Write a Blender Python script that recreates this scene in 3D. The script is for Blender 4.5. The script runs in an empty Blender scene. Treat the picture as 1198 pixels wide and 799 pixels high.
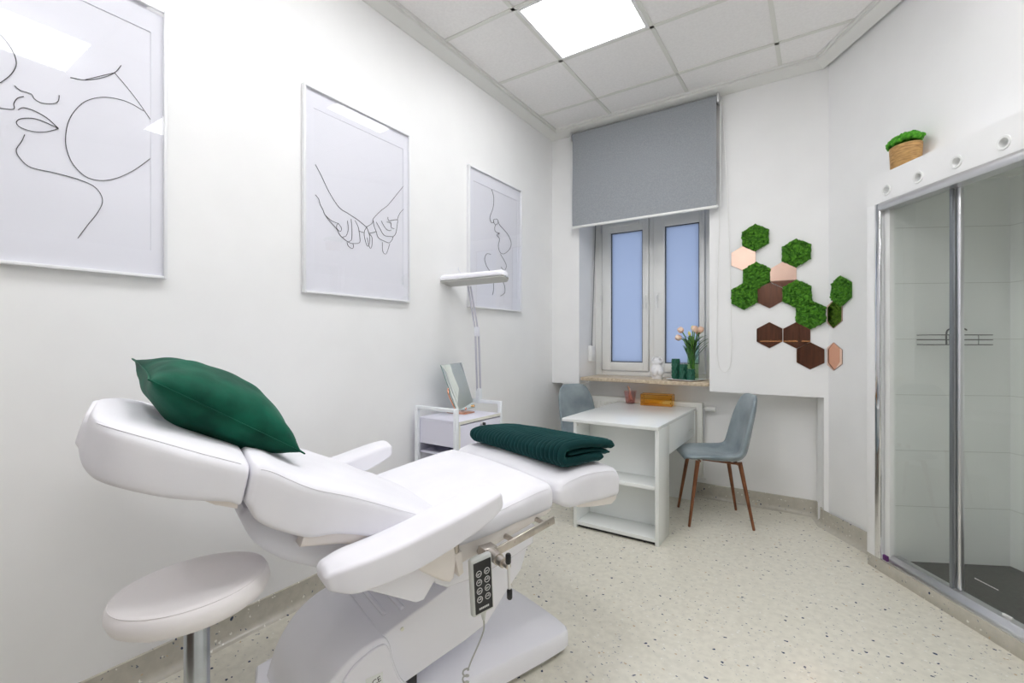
import bpy, bmesh, math, random
from mathutils import Vector, Matrix, noise as mnoise
C = bpy.context.scene.collection
PI = math.pi
R = math.radians
# ------------------------------------------------------------------ place
F = 547.0; EYE = 1.30; YAW = R(33.5)
cY, sY = math.cos(YAW), math.sin(YAW)
WL = -2.15           # left wall
WB = 3.945           # face of the window wall
WB2 = 4.15           # recessed lower part of it
ZC = 3.28
LATW = 2.212         # the right wall runs parallel to the viewing direction


def ld(lat, dep, h=0.0):
    return Vector((lat*cY - dep*sY, lat*sY + dep*cY, h))


def ray(px, py):
    a = (px-599)/F
    return a*cY-sY, a*sY+cY, (399.5-py)/F


def on_y(px, py, y):
    d = ray(px, py); t = y/d[1]
    return Vector((t*d[0], y, EYE+t*d[2]))


def on_x(px, py, x):
    d = ray(px, py); t = x/d[0]
    return Vector((x, t*d[1], EYE+t*d[2]))


def at(px, py, dep):
    d = ray(px, py)
    return Vector((dep*d[0], dep*d[1], EYE+dep*d[2]))


# ------------------------------------------------------------------ materials
def mat(name, col, rough=0.5, metal=0.0, **kw):
    m = bpy.data.materials.new(name); m.use_nodes = True
    b = m.node_tree.nodes['Principled BSDF']
    b.inputs['Base Color'].default_value = (*col, 1)
    b.inputs['Roughness'].default_value = rough
    b.inputs['Metallic'].default_value = metal
    for k, v in kw.items():
        b.inputs[k].default_value = v
    return m


def N(m, t, **kw):
    n = m.node_tree.nodes.new(t)
    for k, v in kw.items():
        if k in n.inputs: n.inputs[k].default_value = v
        else: setattr(n, k, v)
    return n


def Lk(m, a, b): m.node_tree.links.new(a, b)


def vary(m, c1, c2, scale=20, detail=3, lo=.35, hi=.65, stretch=(1, 1, 1), bump=0, bscale=None, bdist=.002):
    """noise between two colours of the thing itself, plus optional bump"""
    b = m.node_tree.nodes['Principled BSDF']
    tc = N(m, 'ShaderNodeTexCoord'); mp = N(m, 'ShaderNodeMapping')
    mp.inputs['Scale'].default_value = stretch
    Lk(m, tc.outputs['Object'], mp.inputs['Vector'])
    no = N(m, 'ShaderNodeTexNoise'); no.inputs['Scale'].default_value = scale; no.inputs['Detail'].default_value = detail
    Lk(m, mp.outputs[0], no.inputs['Vector'])
    cr = N(m, 'ShaderNodeValToRGB')
    cr.color_ramp.elements[0].position = lo; cr.color_ramp.elements[0].color = (*c1, 1)
    cr.color_ramp.elements[1].position = hi; cr.color_ramp.elements[1].color = (*c2, 1)
    Lk(m, no.outputs['Fac'], cr.inputs['Fac']); Lk(m, cr.outputs[0], b.inputs['Base Color'])
    if bump:
        n2 = N(m, 'ShaderNodeTexNoise'); n2.inputs['Scale'].default_value = bscale or scale*3; n2.inputs['Detail'].default_value = 4
        Lk(m, mp.outputs[0], n2.inputs['Vector'])
        bp = N(m, 'ShaderNodeBump'); bp.inputs['Strength'].default_value = bump; bp.inputs['Distance'].default_value = bdist
        Lk(m, n2.outputs['Fac'], bp.inputs['Height']); Lk(m, bp.outputs[0], b.inputs['Normal'])
    return m


def terrazzo(name, base):
    m = mat(name, base, .22, **{'Specular IOR Level': .5})
    b = m.node_tree.nodes['Principled BSDF']
    tc = N(m, 'ShaderNodeTexCoord')
    no = N(m, 'ShaderNodeTexNoise'); no.inputs['Scale'].default_value = 30; no.inputs['Detail'].default_value = 6
    Lk(m, tc.outputs['Object'], no.inputs['Vector'])
    cr = N(m, 'ShaderNodeValToRGB')
    d = tuple(x*.95 for x in base); l = tuple(min(1, x*1.05) for x in base)
    cr.color_ramp.elements[0].position = .35; cr.color_ramp.elements[0].color = (*d, 1)
    cr.color_ramp.elements[1].position = .62; cr.color_ramp.elements[1].color = (*l, 1)
    Lk(m, no.outputs['Fac'], cr.inputs['Fac'])
    cur = cr.outputs[0]
    for sc, rad, gate, col in ((19, .13, .60, (.05, .065, .12)), (34, .15, .58, (.17, .19, .23)), (26, .15, .80, (.54, .43, .30)), (48, .17, .62, (.47, .47, .46)), (38, .2, .75, (.78, .77, .71))):
        v = N(m, 'ShaderNodeTexVoronoi'); v.inputs['Scale'].default_value = sc
        w = N(m, 'ShaderNodeTexNoise'); w.inputs['Scale'].default_value = sc*2.2
        ad = N(m, 'ShaderNodeMixRGB', blend_type='ADD'); ad.inputs[0].default_value = .022
        mp = N(m, 'ShaderNodeMapping'); mp.inputs['Rotation'].default_value = (0, 0, sc); mp.inputs['Scale'].default_value = (1, 1.35, 1)
        Lk(m, tc.outputs['Object'], ad.inputs[1]); Lk(m, tc.outputs['Object'], w.inputs['Vector']); Lk(m, w.outputs['Color'], ad.inputs[2])
        Lk(m, ad.outputs[0], mp.inputs['Vector']); Lk(m, mp.outputs[0], v.inputs['Vector'])
        lt = N(m, 'ShaderNodeMath', operation='LESS_THAN'); lt.inputs[1].default_value = rad
        Lk(m, v.outputs['Distance'], lt.inputs[0])
        sx = N(m, 'ShaderNodeSeparateColor'); Lk(m, v.outputs['Color'], sx.inputs[0])
        gt = N(m, 'ShaderNodeMath', operation='GREATER_THAN'); gt.inputs[1].default_value = gate
        Lk(m, sx.outputs[0], gt.inputs[0])
        mu = N(m, 'ShaderNodeMath', operation='MULTIPLY'); Lk(m, lt.outputs[0], mu.inputs[0]); Lk(m, gt.outputs[0], mu.inputs[1])
        mx = N(m, 'ShaderNodeMixRGB'); Lk(m, mu.outputs[0], mx.inputs[0]); Lk(m, cur, mx.inputs[1]); mx.inputs[2].default_value = (*col, 1)
        cur = mx.outputs[0]
    Lk(m, cur, b.inputs['Base Color'])
    return m


def emit(name, col, s):
    m = bpy.data.materials.new(name); m.use_nodes = True
    nt = m.node_tree; nt.nodes.clear()
    o = nt.nodes.new('ShaderNodeOutputMaterial'); e = nt.nodes.new('ShaderNodeEmission')
    e.inputs[0].default_value = (*col, 1); e.inputs[1].default_value = s
    nt.links.new(e.outputs[0], o.inputs[0])
    return m


def clear(name, tint=(1, 1, 1), ior=1.5, rough=0.0, refl=(1, 1, 1)):
    """clear sheet: tinted see-through plus a Fresnel reflection"""
    m = bpy.data.materials.new(name); m.use_nodes = True
    nt = m.node_tree; nt.nodes.clear()
    o = nt.nodes.new('ShaderNodeOutputMaterial')
    t = nt.nodes.new('ShaderNodeBsdfTransparent'); t.inputs[0].default_value = (*tint, 1)
    g = nt.nodes.new('ShaderNodeBsdfGlossy'); g.inputs['Roughness'].default_value = rough; g.inputs[0].default_value = (*refl, 1)
    f = nt.nodes.new('ShaderNodeFresnel'); f.inputs['IOR'].default_value = ior
    x = nt.nodes.new('ShaderNodeMixShader')
    ge = nt.nodes.new('ShaderNodeNewGeometry'); mu = nt.nodes.new('ShaderNodeMath'); mu.operation = 'MULTIPLY'
    iv = nt.nodes.new('ShaderNodeMath'); iv.operation = 'SUBTRACT'; iv.inputs[0].default_value = 1
    nt.links.new(ge.outputs['Backfacing'], iv.inputs[1]); nt.links.new(iv.outputs[0], mu.inputs[1]); nt.links.new(f.outputs[0], mu.inputs[0])
    nt.links.new(mu.outputs[0], x.inputs[0]); nt.links.new(t.outputs[0], x.inputs[1]); nt.links.new(g.outputs[0], x.inputs[2])
    nt.links.new(x.outputs[0], o.inputs[0])
    return m


def frosted(name, col):
    m = bpy.data.materials.new(name); m.use_nodes = True
    nt = m.node_tree; nt.nodes.clear()
    o = nt.nodes.new('ShaderNodeOutputMaterial')
    t = nt.nodes.new('ShaderNodeBsdfTranslucent'); t.inputs[0].default_value = (*col, 1)
    d = nt.nodes.new('ShaderNodeBsdfDiffuse'); d.inputs[0].default_value = (.45, .5, .6, 1)
    x = nt.nodes.new('ShaderNodeMixShader'); x.inputs[0].default_value = .22
    nt.links.new(t.outputs[0], x.inputs[1]); nt.links.new(d.outputs[0], x.inputs[2]); nt.links.new(x.outputs[0], o.inputs[0])
    return m


M = {}
M['wall'] = vary(mat('wall_paint', (.86, .86, .86), .55), (.850, .853, .855), (.870, .873, .875), 4, bump=.04, bscale=60)
M['ceil'] = vary(mat('ceiling_tile', (.7, .68, .66), .9), (.88, .865, .86), (.92, .905, .90), 60, bump=.1, bscale=250)
M['grid'] = mat('ceiling_grid', (.76, .76, .72), .5)
M['cornice'] = mat('cornice_white', (.80, .80, .78), .5)
M['floor'] = terrazzo('terrazzo_floor', (.70, .675, .585))
M['kerbm'] = terrazzo('terrazzo_cove', (.50, .475, .41))
M['led'] = emit('led_diffuser', (.985, .985, 1), 12.2)
M['ledframe'] = mat('led_frame', (.85, .85, .85), .4)
M['frame'] = mat('frame_white', (.82, .83, .85), .3)
M['matb'] = mat('mat_board', (.82, .825, .865), .6)
M['paper'] = mat('print_paper', (.82, .825, .865), .45, **{'Coat Weight': .35, 'Coat Roughness': .12})
M['ink'] = mat('ink', (.012, .012, .014), .5)
M['acryl'] = clear('picture_glass', (.99, .99, 1), 1.45)
M['cloth'] = vary(mat('white_cloth', (.82, .81, .85), .85, **{'Sheen Weight': .05}), (.78, .775, .82), (.815, .81, .85), 6, bump=.12, bscale=420, bdist=.0008)
M['vinyl'] = mat('cream_vinyl', (.83, .78, .74), .4)
M['plast'] = mat('white_plastic', (.89, .89, .95), .2)
M['plastg'] = mat('grey_and_shaded_white_plastic', (.74, .75, .82), .35)  # grey lamp plastic; on the bed shell, white plastic with shade in the colour
M['armgrey'] = mat('lamp_arm_grey', (.50, .49, .57), .35)
M['profile'] = mat('dark_profile', (.22, .24, .26), .3, .6)
M['dark'] = mat('dark_gap', (.03, .03, .035), .5)
M['black'] = mat('black_plastic', (.012, .012, .014), .35)
M['steel'] = vary(mat('brushed_steel', (.5, .46, .42), .28, 1.0), (.50, .45, .40), (.62, .57, .52), 30)
M['chrome'] = mat('chrome', (.82, .82, .84), .08, 1.0)
M['zinc'] = vary(mat('gas_column', (.45, .47, .5), .25, 1.0), (.40, .43, .46), (.6, .63, .66), 8)
M['satin'] = mat('satin_aluminium', (.78, .78, .80), .3, 1.0)
M['seatw'] = mat('stool_leather', (.89, .86, .87), .42)
M['velvet'] = vary(mat('green_velvet', (.004, .055, .035), .55, **{'Sheen Weight': .06, 'Sheen Roughness': .3, 'Specular IOR Level': .12}), (.0015, .045, .027), (.005, .10, .058), 9, bump=.25, bscale=14, bdist=.01)
M['velvet'].node_tree.nodes['Principled BSDF'].inputs['Sheen Tint'].default_value = (.05, .8, .45, 1)
M['plush'] = mat('teal_plush', (.0025, .032, .033), .7, **{'Sheen Weight': .22, 'Sheen Roughness': .35, 'Specular IOR Level': .15})
M['plush'].node_tree.nodes['Principled BSDF'].inputs['Sheen Tint'].default_value = (.03, .65, .6, 1)
M['desk'] = mat('white_laminate', (.78, .80, .79), .16)
M['lilac'] = mat('pale_lilac_laminate', (.74, .735, .84), .35)
M['edge'] = mat('cream_edge', (.80, .80, .72), .4)
M['tubew'] = mat('white_tube', (.80, .83, .86), .3)
M['greyvelvet'] = vary(mat('blue_grey_velvet', (.2, .25, .28), .6, **{'Sheen Weight': .2, 'Sheen Roughness': .35}), (.16, .205, .23), (.36, .42, .45), 5, 5, .3, .72, bump=.15, bscale=20, bdist=.004)
M['legwood'] = vary(mat('copper_brown_leg', (.2, .08, .04), .3, .25), (.15, .050, .021), (.27, .105, .045), 12, stretch=(4, 4, .6))
M['blind'] = vary(mat('grey_blind', (.3, .32, .345), .8), (.285, .305, .325), (.33, .35, .375), 120, bump=.1, bscale=300)
M['pvc'] = mat('pvc_white', (.80, .81, .80), .3)
M['gasket'] = mat('gasket', (.06, .065, .075), .5)
M['pane'] = frosted('frosted_pane', (.80, .88, 1))
M['stone'] = vary(mat('beige_marble', (.5, .4, .28), .3), (.42, .32, .21), (.68, .58, .44), 45, 8, .3, .7)
M['radi'] = mat('radiator_enamel', (.78, .78, .74), .3)
M['moss'] = vary(mat('moss', (.05, .2, .01), .9), (.022, .115, .004), (.10, .32, .016), 42, 4, .32, .72, bump=.6, bscale=160, bdist=.004)
M['moss2'] = vary(mat('bright_moss', (.05, .25, .01), .9), (.030, .19, .006), (.10, .40, .02), 60, 4, .35, .7, bump=.5, bscale=160, bdist=.003)
M['copper_mirror'] = mat('copper_mirror', (.90, .64, .52), .02, 1.0)
M['mirror_edge'] = mat('mirror_edge', (.22, .12, .09), .3)
M['copper'] = mat('rose_copper', (.85, .42, .28), .22, 1.0)
M['mirror'] = mat('silver_mirror', (.83, .88, .84), .01, 1.0)
M['glassedge'] = mat('glass_edge', (.16, .26, .25), .15)
M['bark'] = vary(mat('cork_pot', (.5, .3, .1), .55), (.30, .155, .05), (.60, .36, .13), 30, 6, .3, .7, stretch=(1, 1, 5))
M['tile'] = mat('shower_tile', (.82, .835, .825), .18)
M['tray'] = vary(mat('dark_tray', (.05, .05, .05), .55), (.040, .040, .038), (.070, .070, .066), 80)
M['shglass'] = clear('shower_glass', (.968, .98, .970), 1.5)
M['purple'] = mat('purple_tag', (.10, .02, .13), .5)
M['wirem'] = mat('dark_wire', (.13, .13, .13), .3, .8)
M['candle'] = mat('green_candle', (.006, .095, .055), .4)
M['ceramic'] = mat('white_ceramic', (.82, .82, .84), .3)
M['vaseglass'] = clear('vase_glass', (.88, .95, .86), 1.4)
M['water'] = clear('green_water', (.90, .96, .84), 1.1)
M['stem'] = vary(mat('tulip_stem', (.10, .24, .03), .5), (.08, .20, .025), (.16, .34, .06), 20)
M['leaf'] = vary(mat('tulip_leaf', (.05, .17, .03), .5), (.035, .13, .025), (.09, .25, .05), 14, stretch=(3, 3, .6))
M['petal'] = vary(mat('peach_petal', (.85, .55, .40), .6), (.86, .52, .36), (.92, .74, .60), 30)
M['budy'] = mat('yellow_bud', (.78, .72, .22), .6)
M['amber'] = clear('amber_acrylic', (.99, .875, .58), 1.5, refl=(1, .8, .5))
M['amberedge'] = mat('amber_edge', (.30, .12, .02), .2)
M['tissue'] = mat('gold_base', (.80, .48, .16), .3, .3)
M['smoky'] = clear('rose_acrylic', (.90, .78, .78), 1.45)
M['pen'] = mat('rose_gold_pen', (.90, .56, .42), .25, .7)
M['walnut'] = vary(mat('walnut', (.06, .03, .02), .4), (.045, .021, .013), (.085, .042, .027), 6, 5, stretch=(6, 6, .5))
M['brass'] = mat('brass_strip', (.75, .5, .25), .25, 1.0)
M['greyp'] = mat('remote_grey', (.62, .64, .62), .4)
M['cordg'] = mat('grey_cord', (.45, .45, .42), .5)
M['print'] = mat('white_print', (.65, .65, .65), .5)
M['label'] = mat('label_white', (.80, .82, .82), .4)
M['lampled'] = mat('lamp_lens', (.55, .55, .53), .4)
M['strap'] = mat('grey_strap', (.22, .22, .23), .8)
M['cord'] = mat('white_chain', (.78, .78, .76), .5)
M['grout'] = mat('grout', (.58, .59, .57), .7)


# ------------------------------------------------------------------ mesh helpers
class MB:
    def __init__(s): s.bm = bmesh.new()

    def _merge(s, t, mtx=None):
        if mtx is not None: bmesh.ops.transform(t, matrix=mtx, verts=t.verts)
        me = bpy.data.meshes.new('t'); t.to_mesh(me); t.free()
        s.bm.from_mesh(me); bpy.data.meshes.remove(me)

    def box(s, x0, x1, y0, y1, z0, z1, bev=0.0, seg=2, mtx=None):
        t = bmesh.new(); bmesh.ops.create_cube(t, size=1)
        for v in t.verts:
            v.co = Vector(((x0+x1)/2+v.co.x*(x1-x0), (y0+y1)/2+v.co.y*(y1-y0), (z0+z1)/2+v.co.z*(z1-z0)))
        if bev: bmesh.ops.bevel(t, geom=t.edges[:], offset=bev, segments=seg, affect='EDGES', profile=.5)
        s._merge(t, mtx); return s

    def prism(s, pts, axis, a, b, bev=0.0, seg=2, mtx=None):
        """polygon pts (2D) extruded along axis 0/1/2 from a to b; the 2D coords fill the other two axes in order"""
        t = bmesh.new()
        def mk(p, k):
            c = [p[0], p[1]]; c.insert(axis, k); return t.verts.new(c)
        A = [mk(p, a) for p in pts]; B = [mk(p, b) for p in pts]
        n = len(pts)
        t.faces.new(A); t.faces.new(B[::-1])
        for i in range(n): t.faces.new((A[i], B[i], B[(i+1) % n], A[(i+1) % n]))
        bmesh.ops.recalc_face_normals(t, faces=t.faces[:])
        if bev:
            cap = [e for e in t.edges if (e.verts[0] in A) == (e.verts[1] in A)]
            bmesh.ops.bevel(t, geom=cap, offset=bev, segments=seg, affect='EDGES', profile=.5)
        s._merge(t, mtx); return s

    def loft(s, rings, cap=True, closed=True, loop=False):
        t = bmesh.new()
        V = [[t.verts.new(p) for p in r] for r in rings]
        n = len(V[0]); m = len(V)
        for i in range(m if loop else m-1):
            a, b = V[i], V[(i+1) % m]
            for j in range(n if closed else n-1):
                t.faces.new((a[j], a[(j+1) % n], b[(j+1) % n], b[j]))
        if cap and closed and not loop:
            t.faces.new(V[0][::-1]); t.faces.new(V[-1])
        bmesh.ops.recalc_face_normals(t, faces=t.faces[:])
        s._merge(t); return s

    def tube(s, path, r, n=10, cap=True, loop=False):
        path = [Vector(p) for p in path]
        rs = r if isinstance(r, (list, tuple)) else [r]*len(path)
        rings = []; prev = None
        for i, p in enumerate(path):
            if loop: d = path[(i+1) % len(path)]-path[i-1]
            else: d = path[min(i+1, len(path)-1)]-path[max(i-1, 0)]
            d.normalize()
            if prev is None:
                u = d.orthogonal().normalized()
            else:
                u = (prev-d*prev.dot(d)).normalized()
            prev = u; w = d.cross(u)
            rings.append([p+(u*math.cos(2*PI*k/n)+w*math.sin(2*PI*k/n))*rs[i] for k in range(n)])
        return s.loft(rings, cap, True, loop)

    def lathe(s, prof, n=32, c=(0, 0, 0), sx=1, sy=1, mtx=None):
        """prof: list of (r,z); ends closed when r==0 else capped"""
        t = bmesh.new(); rings = []
        for r, z in prof:
            rings.append([t.verts.new((c[0]+r*sx*math.cos(2*PI*k/n), c[1]+r*sy*math.sin(2*PI*k/n), c[2]+z)) for k in range(n)])
        for a, b in zip(rings, rings[1:]):
            for k in range(n): t.faces.new((a[k], a[(k+1) % n], b[(k+1) % n], b[k]))
        t.faces.new(rings[0][::-1]); t.faces.new(rings[-1])
        bmesh.ops.remove_doubles(t, verts=t.verts[:], dist=1e-6)
        bmesh.ops.recalc_face_normals(t, faces=t.faces[:])
        s._merge(t, mtx); return s

    def blob(s, c, r, sub=2, sc=(1, 1, 1), jit=0, seed=0):
        t = bmesh.new(); bmesh.ops.create_icosphere(t, subdivisions=sub, radius=1)
        for v in t.verts:
            k = 1
            if jit: k += jit*mnoise.noise(v.co*2.3+Vector((seed*3.7, seed*1.3, 0)))
            v.co = Vector((c[0]+v.co.x*r*sc[0]*k, c[1]+v.co.y*r*sc[1]*k, c[2]+v.co.z*r*sc[2]*k))
        s._merge(t); return s

    def xf(s, mtx): bmesh.ops.transform(s.bm, matrix=mtx, verts=s.bm.verts); return s


def finish(me, smooth=True, ang=35):
    if smooth:
        me.shade_smooth()
        me.set_sharp_from_angle(angle=R(ang))


def obj(name, mb, m, parent=None, off=(0, 0, 0), smooth=True, ang=35, sub=0):
    if any(off): mb.xf(Matrix.Translation(-Vector(off)))
    me = bpy.data.meshes.new(name); mb.bm.to_mesh(me); mb.bm.free()
    for k in (m if isinstance(m, (list, tuple)) else [m]): me.materials.append(k)
    finish(me, smooth, ang)
    o = bpy.data.objects.new(name, me); C.objects.link(o)
    if parent is not None: o.parent = parent
    if sub:
        md = o.modifiers.new('sub', 'SUBSURF'); md.levels = sub; md.render_levels = sub
    return o


def tag(o, label=None, cat=None, group=None, kind=None):
    if label: o['label'] = label
    if cat: o['category'] = cat
    if group: o['group'] = group
    if kind: o['kind'] = kind
    return o


def thing(name, label, cat, loc=(0, 0, 0), rz=0, group=None):
    o = bpy.data.objects.new(name, None); C.objects.link(o)
    o.empty_display_size = .1
    o.location = loc; o.rotation_euler = (0, 0, rz)
    return tag(o, label, cat, group)


def struct(name, mb, m, parent=None, **kw):
    o = obj(name, mb, m, parent, **kw)
    if parent is None: o['kind'] = 'structure'
    return o


def dup(root, loc, rz, label):
    r = root.copy(); C.objects.link(r); r.location = loc; r.rotation_euler = (0, 0, rz); r['label'] = label
    for ch in list(root.children):
        c = ch.copy(); C.objects.link(c); c.parent = r
        for g in list(ch.children):
            d = g.copy(); C.objects.link(d); d.parent = c
    return r


def smoothpath(pts, k=6):
    """Catmull-Rom through the points"""
    P = [Vector(p) for p in pts]; out = []
    for i in range(len(P)-1):
        p0 = P[max(i-1, 0)]; p1 = P[i]; p2 = P[i+1]; p3 = P[min(i+2, len(P)-1)]
        for j in range(k):
            t = j/k
            out.append(.5*((2*p1)+(p2-p0)*t+(2*p0-5*p1+4*p2-p3)*t*t+(3*p1-p0-3*p2+p3)*t**3))
    out.append(P[-1]); return out


def sweep(path, prof, closed=False):
    """profile (inward offset, h) swept along a floor polyline, mitred; inward = right-hand side of the direction"""
    P = [Vector((p[0], p[1])) for p in path]; n = len(P)
    def nrm(a, b):
        d = (b-a).normalized(); return Vector((d.y, -d.x))
    rings = []
    for i, p in enumerate(P):
        if i == 0 and not closed: mdir = nrm(P[0], P[1])
        elif i == n-1 and not closed: mdir = nrm(P[-2], P[-1])
        else:
            a = nrm(P[i-1], p); b = nrm(p, P[(i+1) % n]); mdir = (a+b)/(1+a.dot(b))
        rings.append([(p.x+mdir.x*o, p.y+mdir.y*o, h) for o, h in prof])
    return MB().loft(rings, cap=True, loop=closed)


# ------------------------------------------------------------------ room shell
RT = Matrix.Rotation(YAW, 4, 'Z')       # (lateral, depth, h) -> world
YF = -1.8                               # wall behind the viewer
cornerR = Vector((.014, WB))
dR = Vector((-sY, cY))
endR = cornerR - dR*((WB-YF)/cY)

struct('floor', MB().box(WL-.2, 4.2, YF-.2, WB2+.3, -.1, 0), M['floor'])
struct('ceiling', MB().box(WL-.2, 4.2, YF-.2, 4.7, ZC, ZC+.1), M['ceil'])
gx = [-2.17+.64*i for i in (1, 2, 3, 4, 5, 6, 7, 8)]
gx = [-1.53, -.889, -.247, .393, 1.033, 1.673, 2.313, 2.953, 3.593]
gy = [3.555, 2.935, 2.322, 1.70, 1.08, .465, -.15, -.77, -1.39]
g = MB()
for x in gx: g.box(x-.013, x+.013, YF, WB, ZC-.006, ZC+.01)
for y in gy: g.box(WL, 3.65, y-.013, y+.013, ZC-.006, ZC+.01)
struct('trim_2', g, M['grid'])

struct('wall_left', MB().box(WL-.15, WL, YF-.2, 4.5, 0, ZC+.05), M['wall'])
wb = MB()
wb.box(WL-.1, -1.868, WB, 4.42, .907, ZC+.05)
wb.box(-.739, .16, WB, 4.42, .905, ZC+.05)
wb.box(-1.868, -.739, WB, 4.42, 2.72, ZC+.05)
wb.box(WL-.1, .2, WB2, 4.42, 0, .945)
struct('wall_back', wb, M['wall'])
# right wall: full height beyond the shower, above it, and behind the viewer
wr = MB()
depC = cornerR.x*(-sY)+cornerR.y*cY
wr.box(LATW, LATW+.7, 2.70, depC+.10, 0, ZC+.05, mtx=RT)
wr.box(LATW, LATW+.7, .95, 2.70, 2.245, ZC+.05, mtx=RT)
wr.box(LATW, LATW+.7, -5, .95, 0, ZC+.05, mtx=RT)
wr.prism([(-.03, WB2+.06), (-.03, WB2), (.014, WB), (.20, WB), (.20, WB2+.06)], 2, 0, .905)
struct('wall_right', wr, M['wall'])
struct('wall_front', MB().box(WL-.2, 4.2, YF-.15, YF, 0, ZC+.05), M['wall'])

prof_c = [(0, 3.214), (.012, 3.214), (.078, 3.246), (.078, 3.262), (.092, 3.262), (.092, 3.295), (0, 3.295)]
struct('trim_1', sweep([(WL, YF), (WL, WB), tuple(cornerR), tuple(endR)], prof_c), M['cornice'], ang=20)
prof_b = [(0, 0), (.040, 0), (.028, .004), (.014, .014), (.007, .03), (.006, .112), (.003, .116), (0, .116)]
shk = ld(LATW, 2.74)
bL = sweep([(WL, YF), (WL, WB2)], prof_b)
struct('baseboard_left', bL, M['kerbm'])
struct('baseboard_back', sweep([(WL, WB2), (-.03, WB2), (.014, WB)], prof_b), M['kerbm'])
struct('baseboard_right', sweep([(.0138, WB+.001), tuple(cornerR), (shk.x, shk.y)], prof_b), M['kerbm'])

# ------------------------------------------------------------------ window
wy = 4.33
w = thing('window_1', None, None, (-1.30, wy, .975)); w['kind'] = 'structure'
OW = (-1.30, wy, .975)
fr = MB()
zt = 2.60
for a, b, c, d in ((-1.868, -1.80, .975, zt), (-.84, -.739, .975, zt), (-1.333, -1.291, .975, zt)):
    fr.box(a, b, wy-.01, wy+.07, c, d, .004)
fr.box(-1.80, -.84, wy-.009, wy+.07, .975, 1.018, .004); fr.box(-1.80, -.84, wy-.009, wy+.07, zt-.06, zt, .004)
obj('window_frame', fr, M['pvc'], w, OW)
sz0, sz1 = 1.023, 2.46
for (a, b, g0, g1, hx) in ((-1.792, -1.336, -1.703, -1.392, -1.358), (-1.288, -.846, -1.187, -.890, -1.252)):
    s_ = MB()
    zb, ztg = 1.102, 2.345
    s_.box(a, g0, wy-.028, wy+.05, sz0, sz1, .007, 3); s_.box(g1, b, wy-.028, wy+.05, sz0, sz1, .007, 3)
    s_.box(g0-.002, g1+.002, wy-.027, wy+.05, sz0, zb, .006, 3); s_.box(g0-.002, g1+.002, wy-.027, wy+.05, ztg, sz1, .006, 3)
    so = obj('sash', s_, M['pvc'], w, OW)
    gk = MB()
    for q in ((g0-.004, g0+.007, zb, ztg), (g1-.007, g1+.004, zb, ztg), (g0, g1, zb-.004, zb+.007), (g0, g1, ztg-.007, ztg+.004)):
        gk.box(q[0], q[1], wy-.012, wy+.012, q[2], q[3])
    obj('gasket', gk, M['gasket'], so, OW)
    obj('pane', MB().box(g0+.004, g1-.004, wy-.002, wy+.006, zb+.004, ztg-.004), M['pane'], so, OW)
    hd = MB().box(hx-.014, hx+.014, wy-.038, wy-.027, 1.665, 1.745, .005)
    hd.tube([(hx, wy-.03, 1.72), (hx, wy-.062, 1.72)], .009, 10)
    hd.tube(smoothpath([(hx, wy-.062, 1.722), (hx, wy-.066, 1.70), (hx, wy-.066, 1.60)], 4), .0095, 10)
    obj('handle', hd, M['pvc'], so, OW)
hg = MB()
for hz_ in (1.06, 1.716, 2.40): hg.tube([(-1.797, wy-.034, hz_-.035), (-1.797, wy-.034, hz_+.035)], .008, 8)
obj('hinge', hg, M['satin'], w, OW)
vt = MB().box(-1.72, -1.42, wy-.045, wy-.026, 2.40, 2.425, .004)
obj('trickle_vent', vt, M['pvc'], w, OW)
sl = MB().box(-1.845, -.741, 3.925, 4.335, .943, .974, .004)
obj('window_sill', sl, M['stone'], w, OW)

# shutter belt winder in the reveal
t = thing('belt_winder', 'white shutter belt winder box on the left window reveal with its grey strap', 'strap winder', (-1.868, 4.18, 1.12))
OT = (-1.868, 4.18, 1.12)
obj('housing', MB().box(-1.868, -1.825, 4.135, 4.225, 1.11, 1.26, .012, 3), M['pvc'], t, OT)
obj('strap', MB().loft([[(-1.853, 4.188, 1.255), (-1.853, 4.202, 1.255), (-1.851, 4.202, 1.255), (-1.851, 4.188, 1.255)],
                        [(-1.853, 4.293, 2.60), (-1.853, 4.307, 2.60), (-1.851, 4.307, 2.60), (-1.851, 4.293, 2.60)]]), M['strap'], t, OT)
obj('slot', MB().box(-1.856, -1.844, 4.18, 4.21, 1.258, 1.2635, .002), M['strap'], t, OT)

# roller blind
OB = (-1.29, 3.90, 3.17)
t = thing('roller_blind', 'grey roller blind pulled halfway down over the white window', 'blind', OB)
obj('roller', MB().tube([(-1.905, 3.895, 3.176), (-.668, 3.895, 3.176)], .028, 20), M['blind'], t, OB)
fb = MB()
rows = []
for i in range(13):
    z = 3.165-(3.165-2.345)*i/12
    rows.append([(-1.897+1.222*k/8, 3.868+.004*math.sin(i*.5), z) for k in range(9)] + [(-.675-1.222*k/8, 3.8655+.004*math.sin(i*.5), z) for k in range(9)])
fb.loft(rows)
obj('fabric', fb, M['blind'], t, OB)
obj('bottom_bar', MB().box(-1.905, -.662, 3.858, 3.876, 2.328, 2.349, .004), M['pvc'], t, OB)
for x in (-1.915, -.663):
    obj('bracket', MB().box(x-.007, x+.007, 3.862, WB, 3.140, 3.215, .004), M['satin'], t, OB)
for zz in (-.652,):
    obj('side_guide', MB().tube([(zz, 3.90, 2.345), (zz, 3.90, 3.15)], .004, 8), M['pvc'], t, OB)
ch = smoothpath([(-.655, 3.905, 3.15), (-.662, 3.925, 2.3), (-.674, 3.93, 1.8), (-.681, 3.932, 1.3), (-.668, 3.932, 1.12), (-.640, 3.932, 1.068), (-.607, 3.932, 1.074), (-.580, 3.932, 1.16), (-.578, 3.93, 1.5), (-.600, 3.925, 2.3), (-.640, 3.905, 3.15)], 8)
obj('chain', MB().tube(ch, .0022, 6), M['cord'], t, OB)

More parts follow.
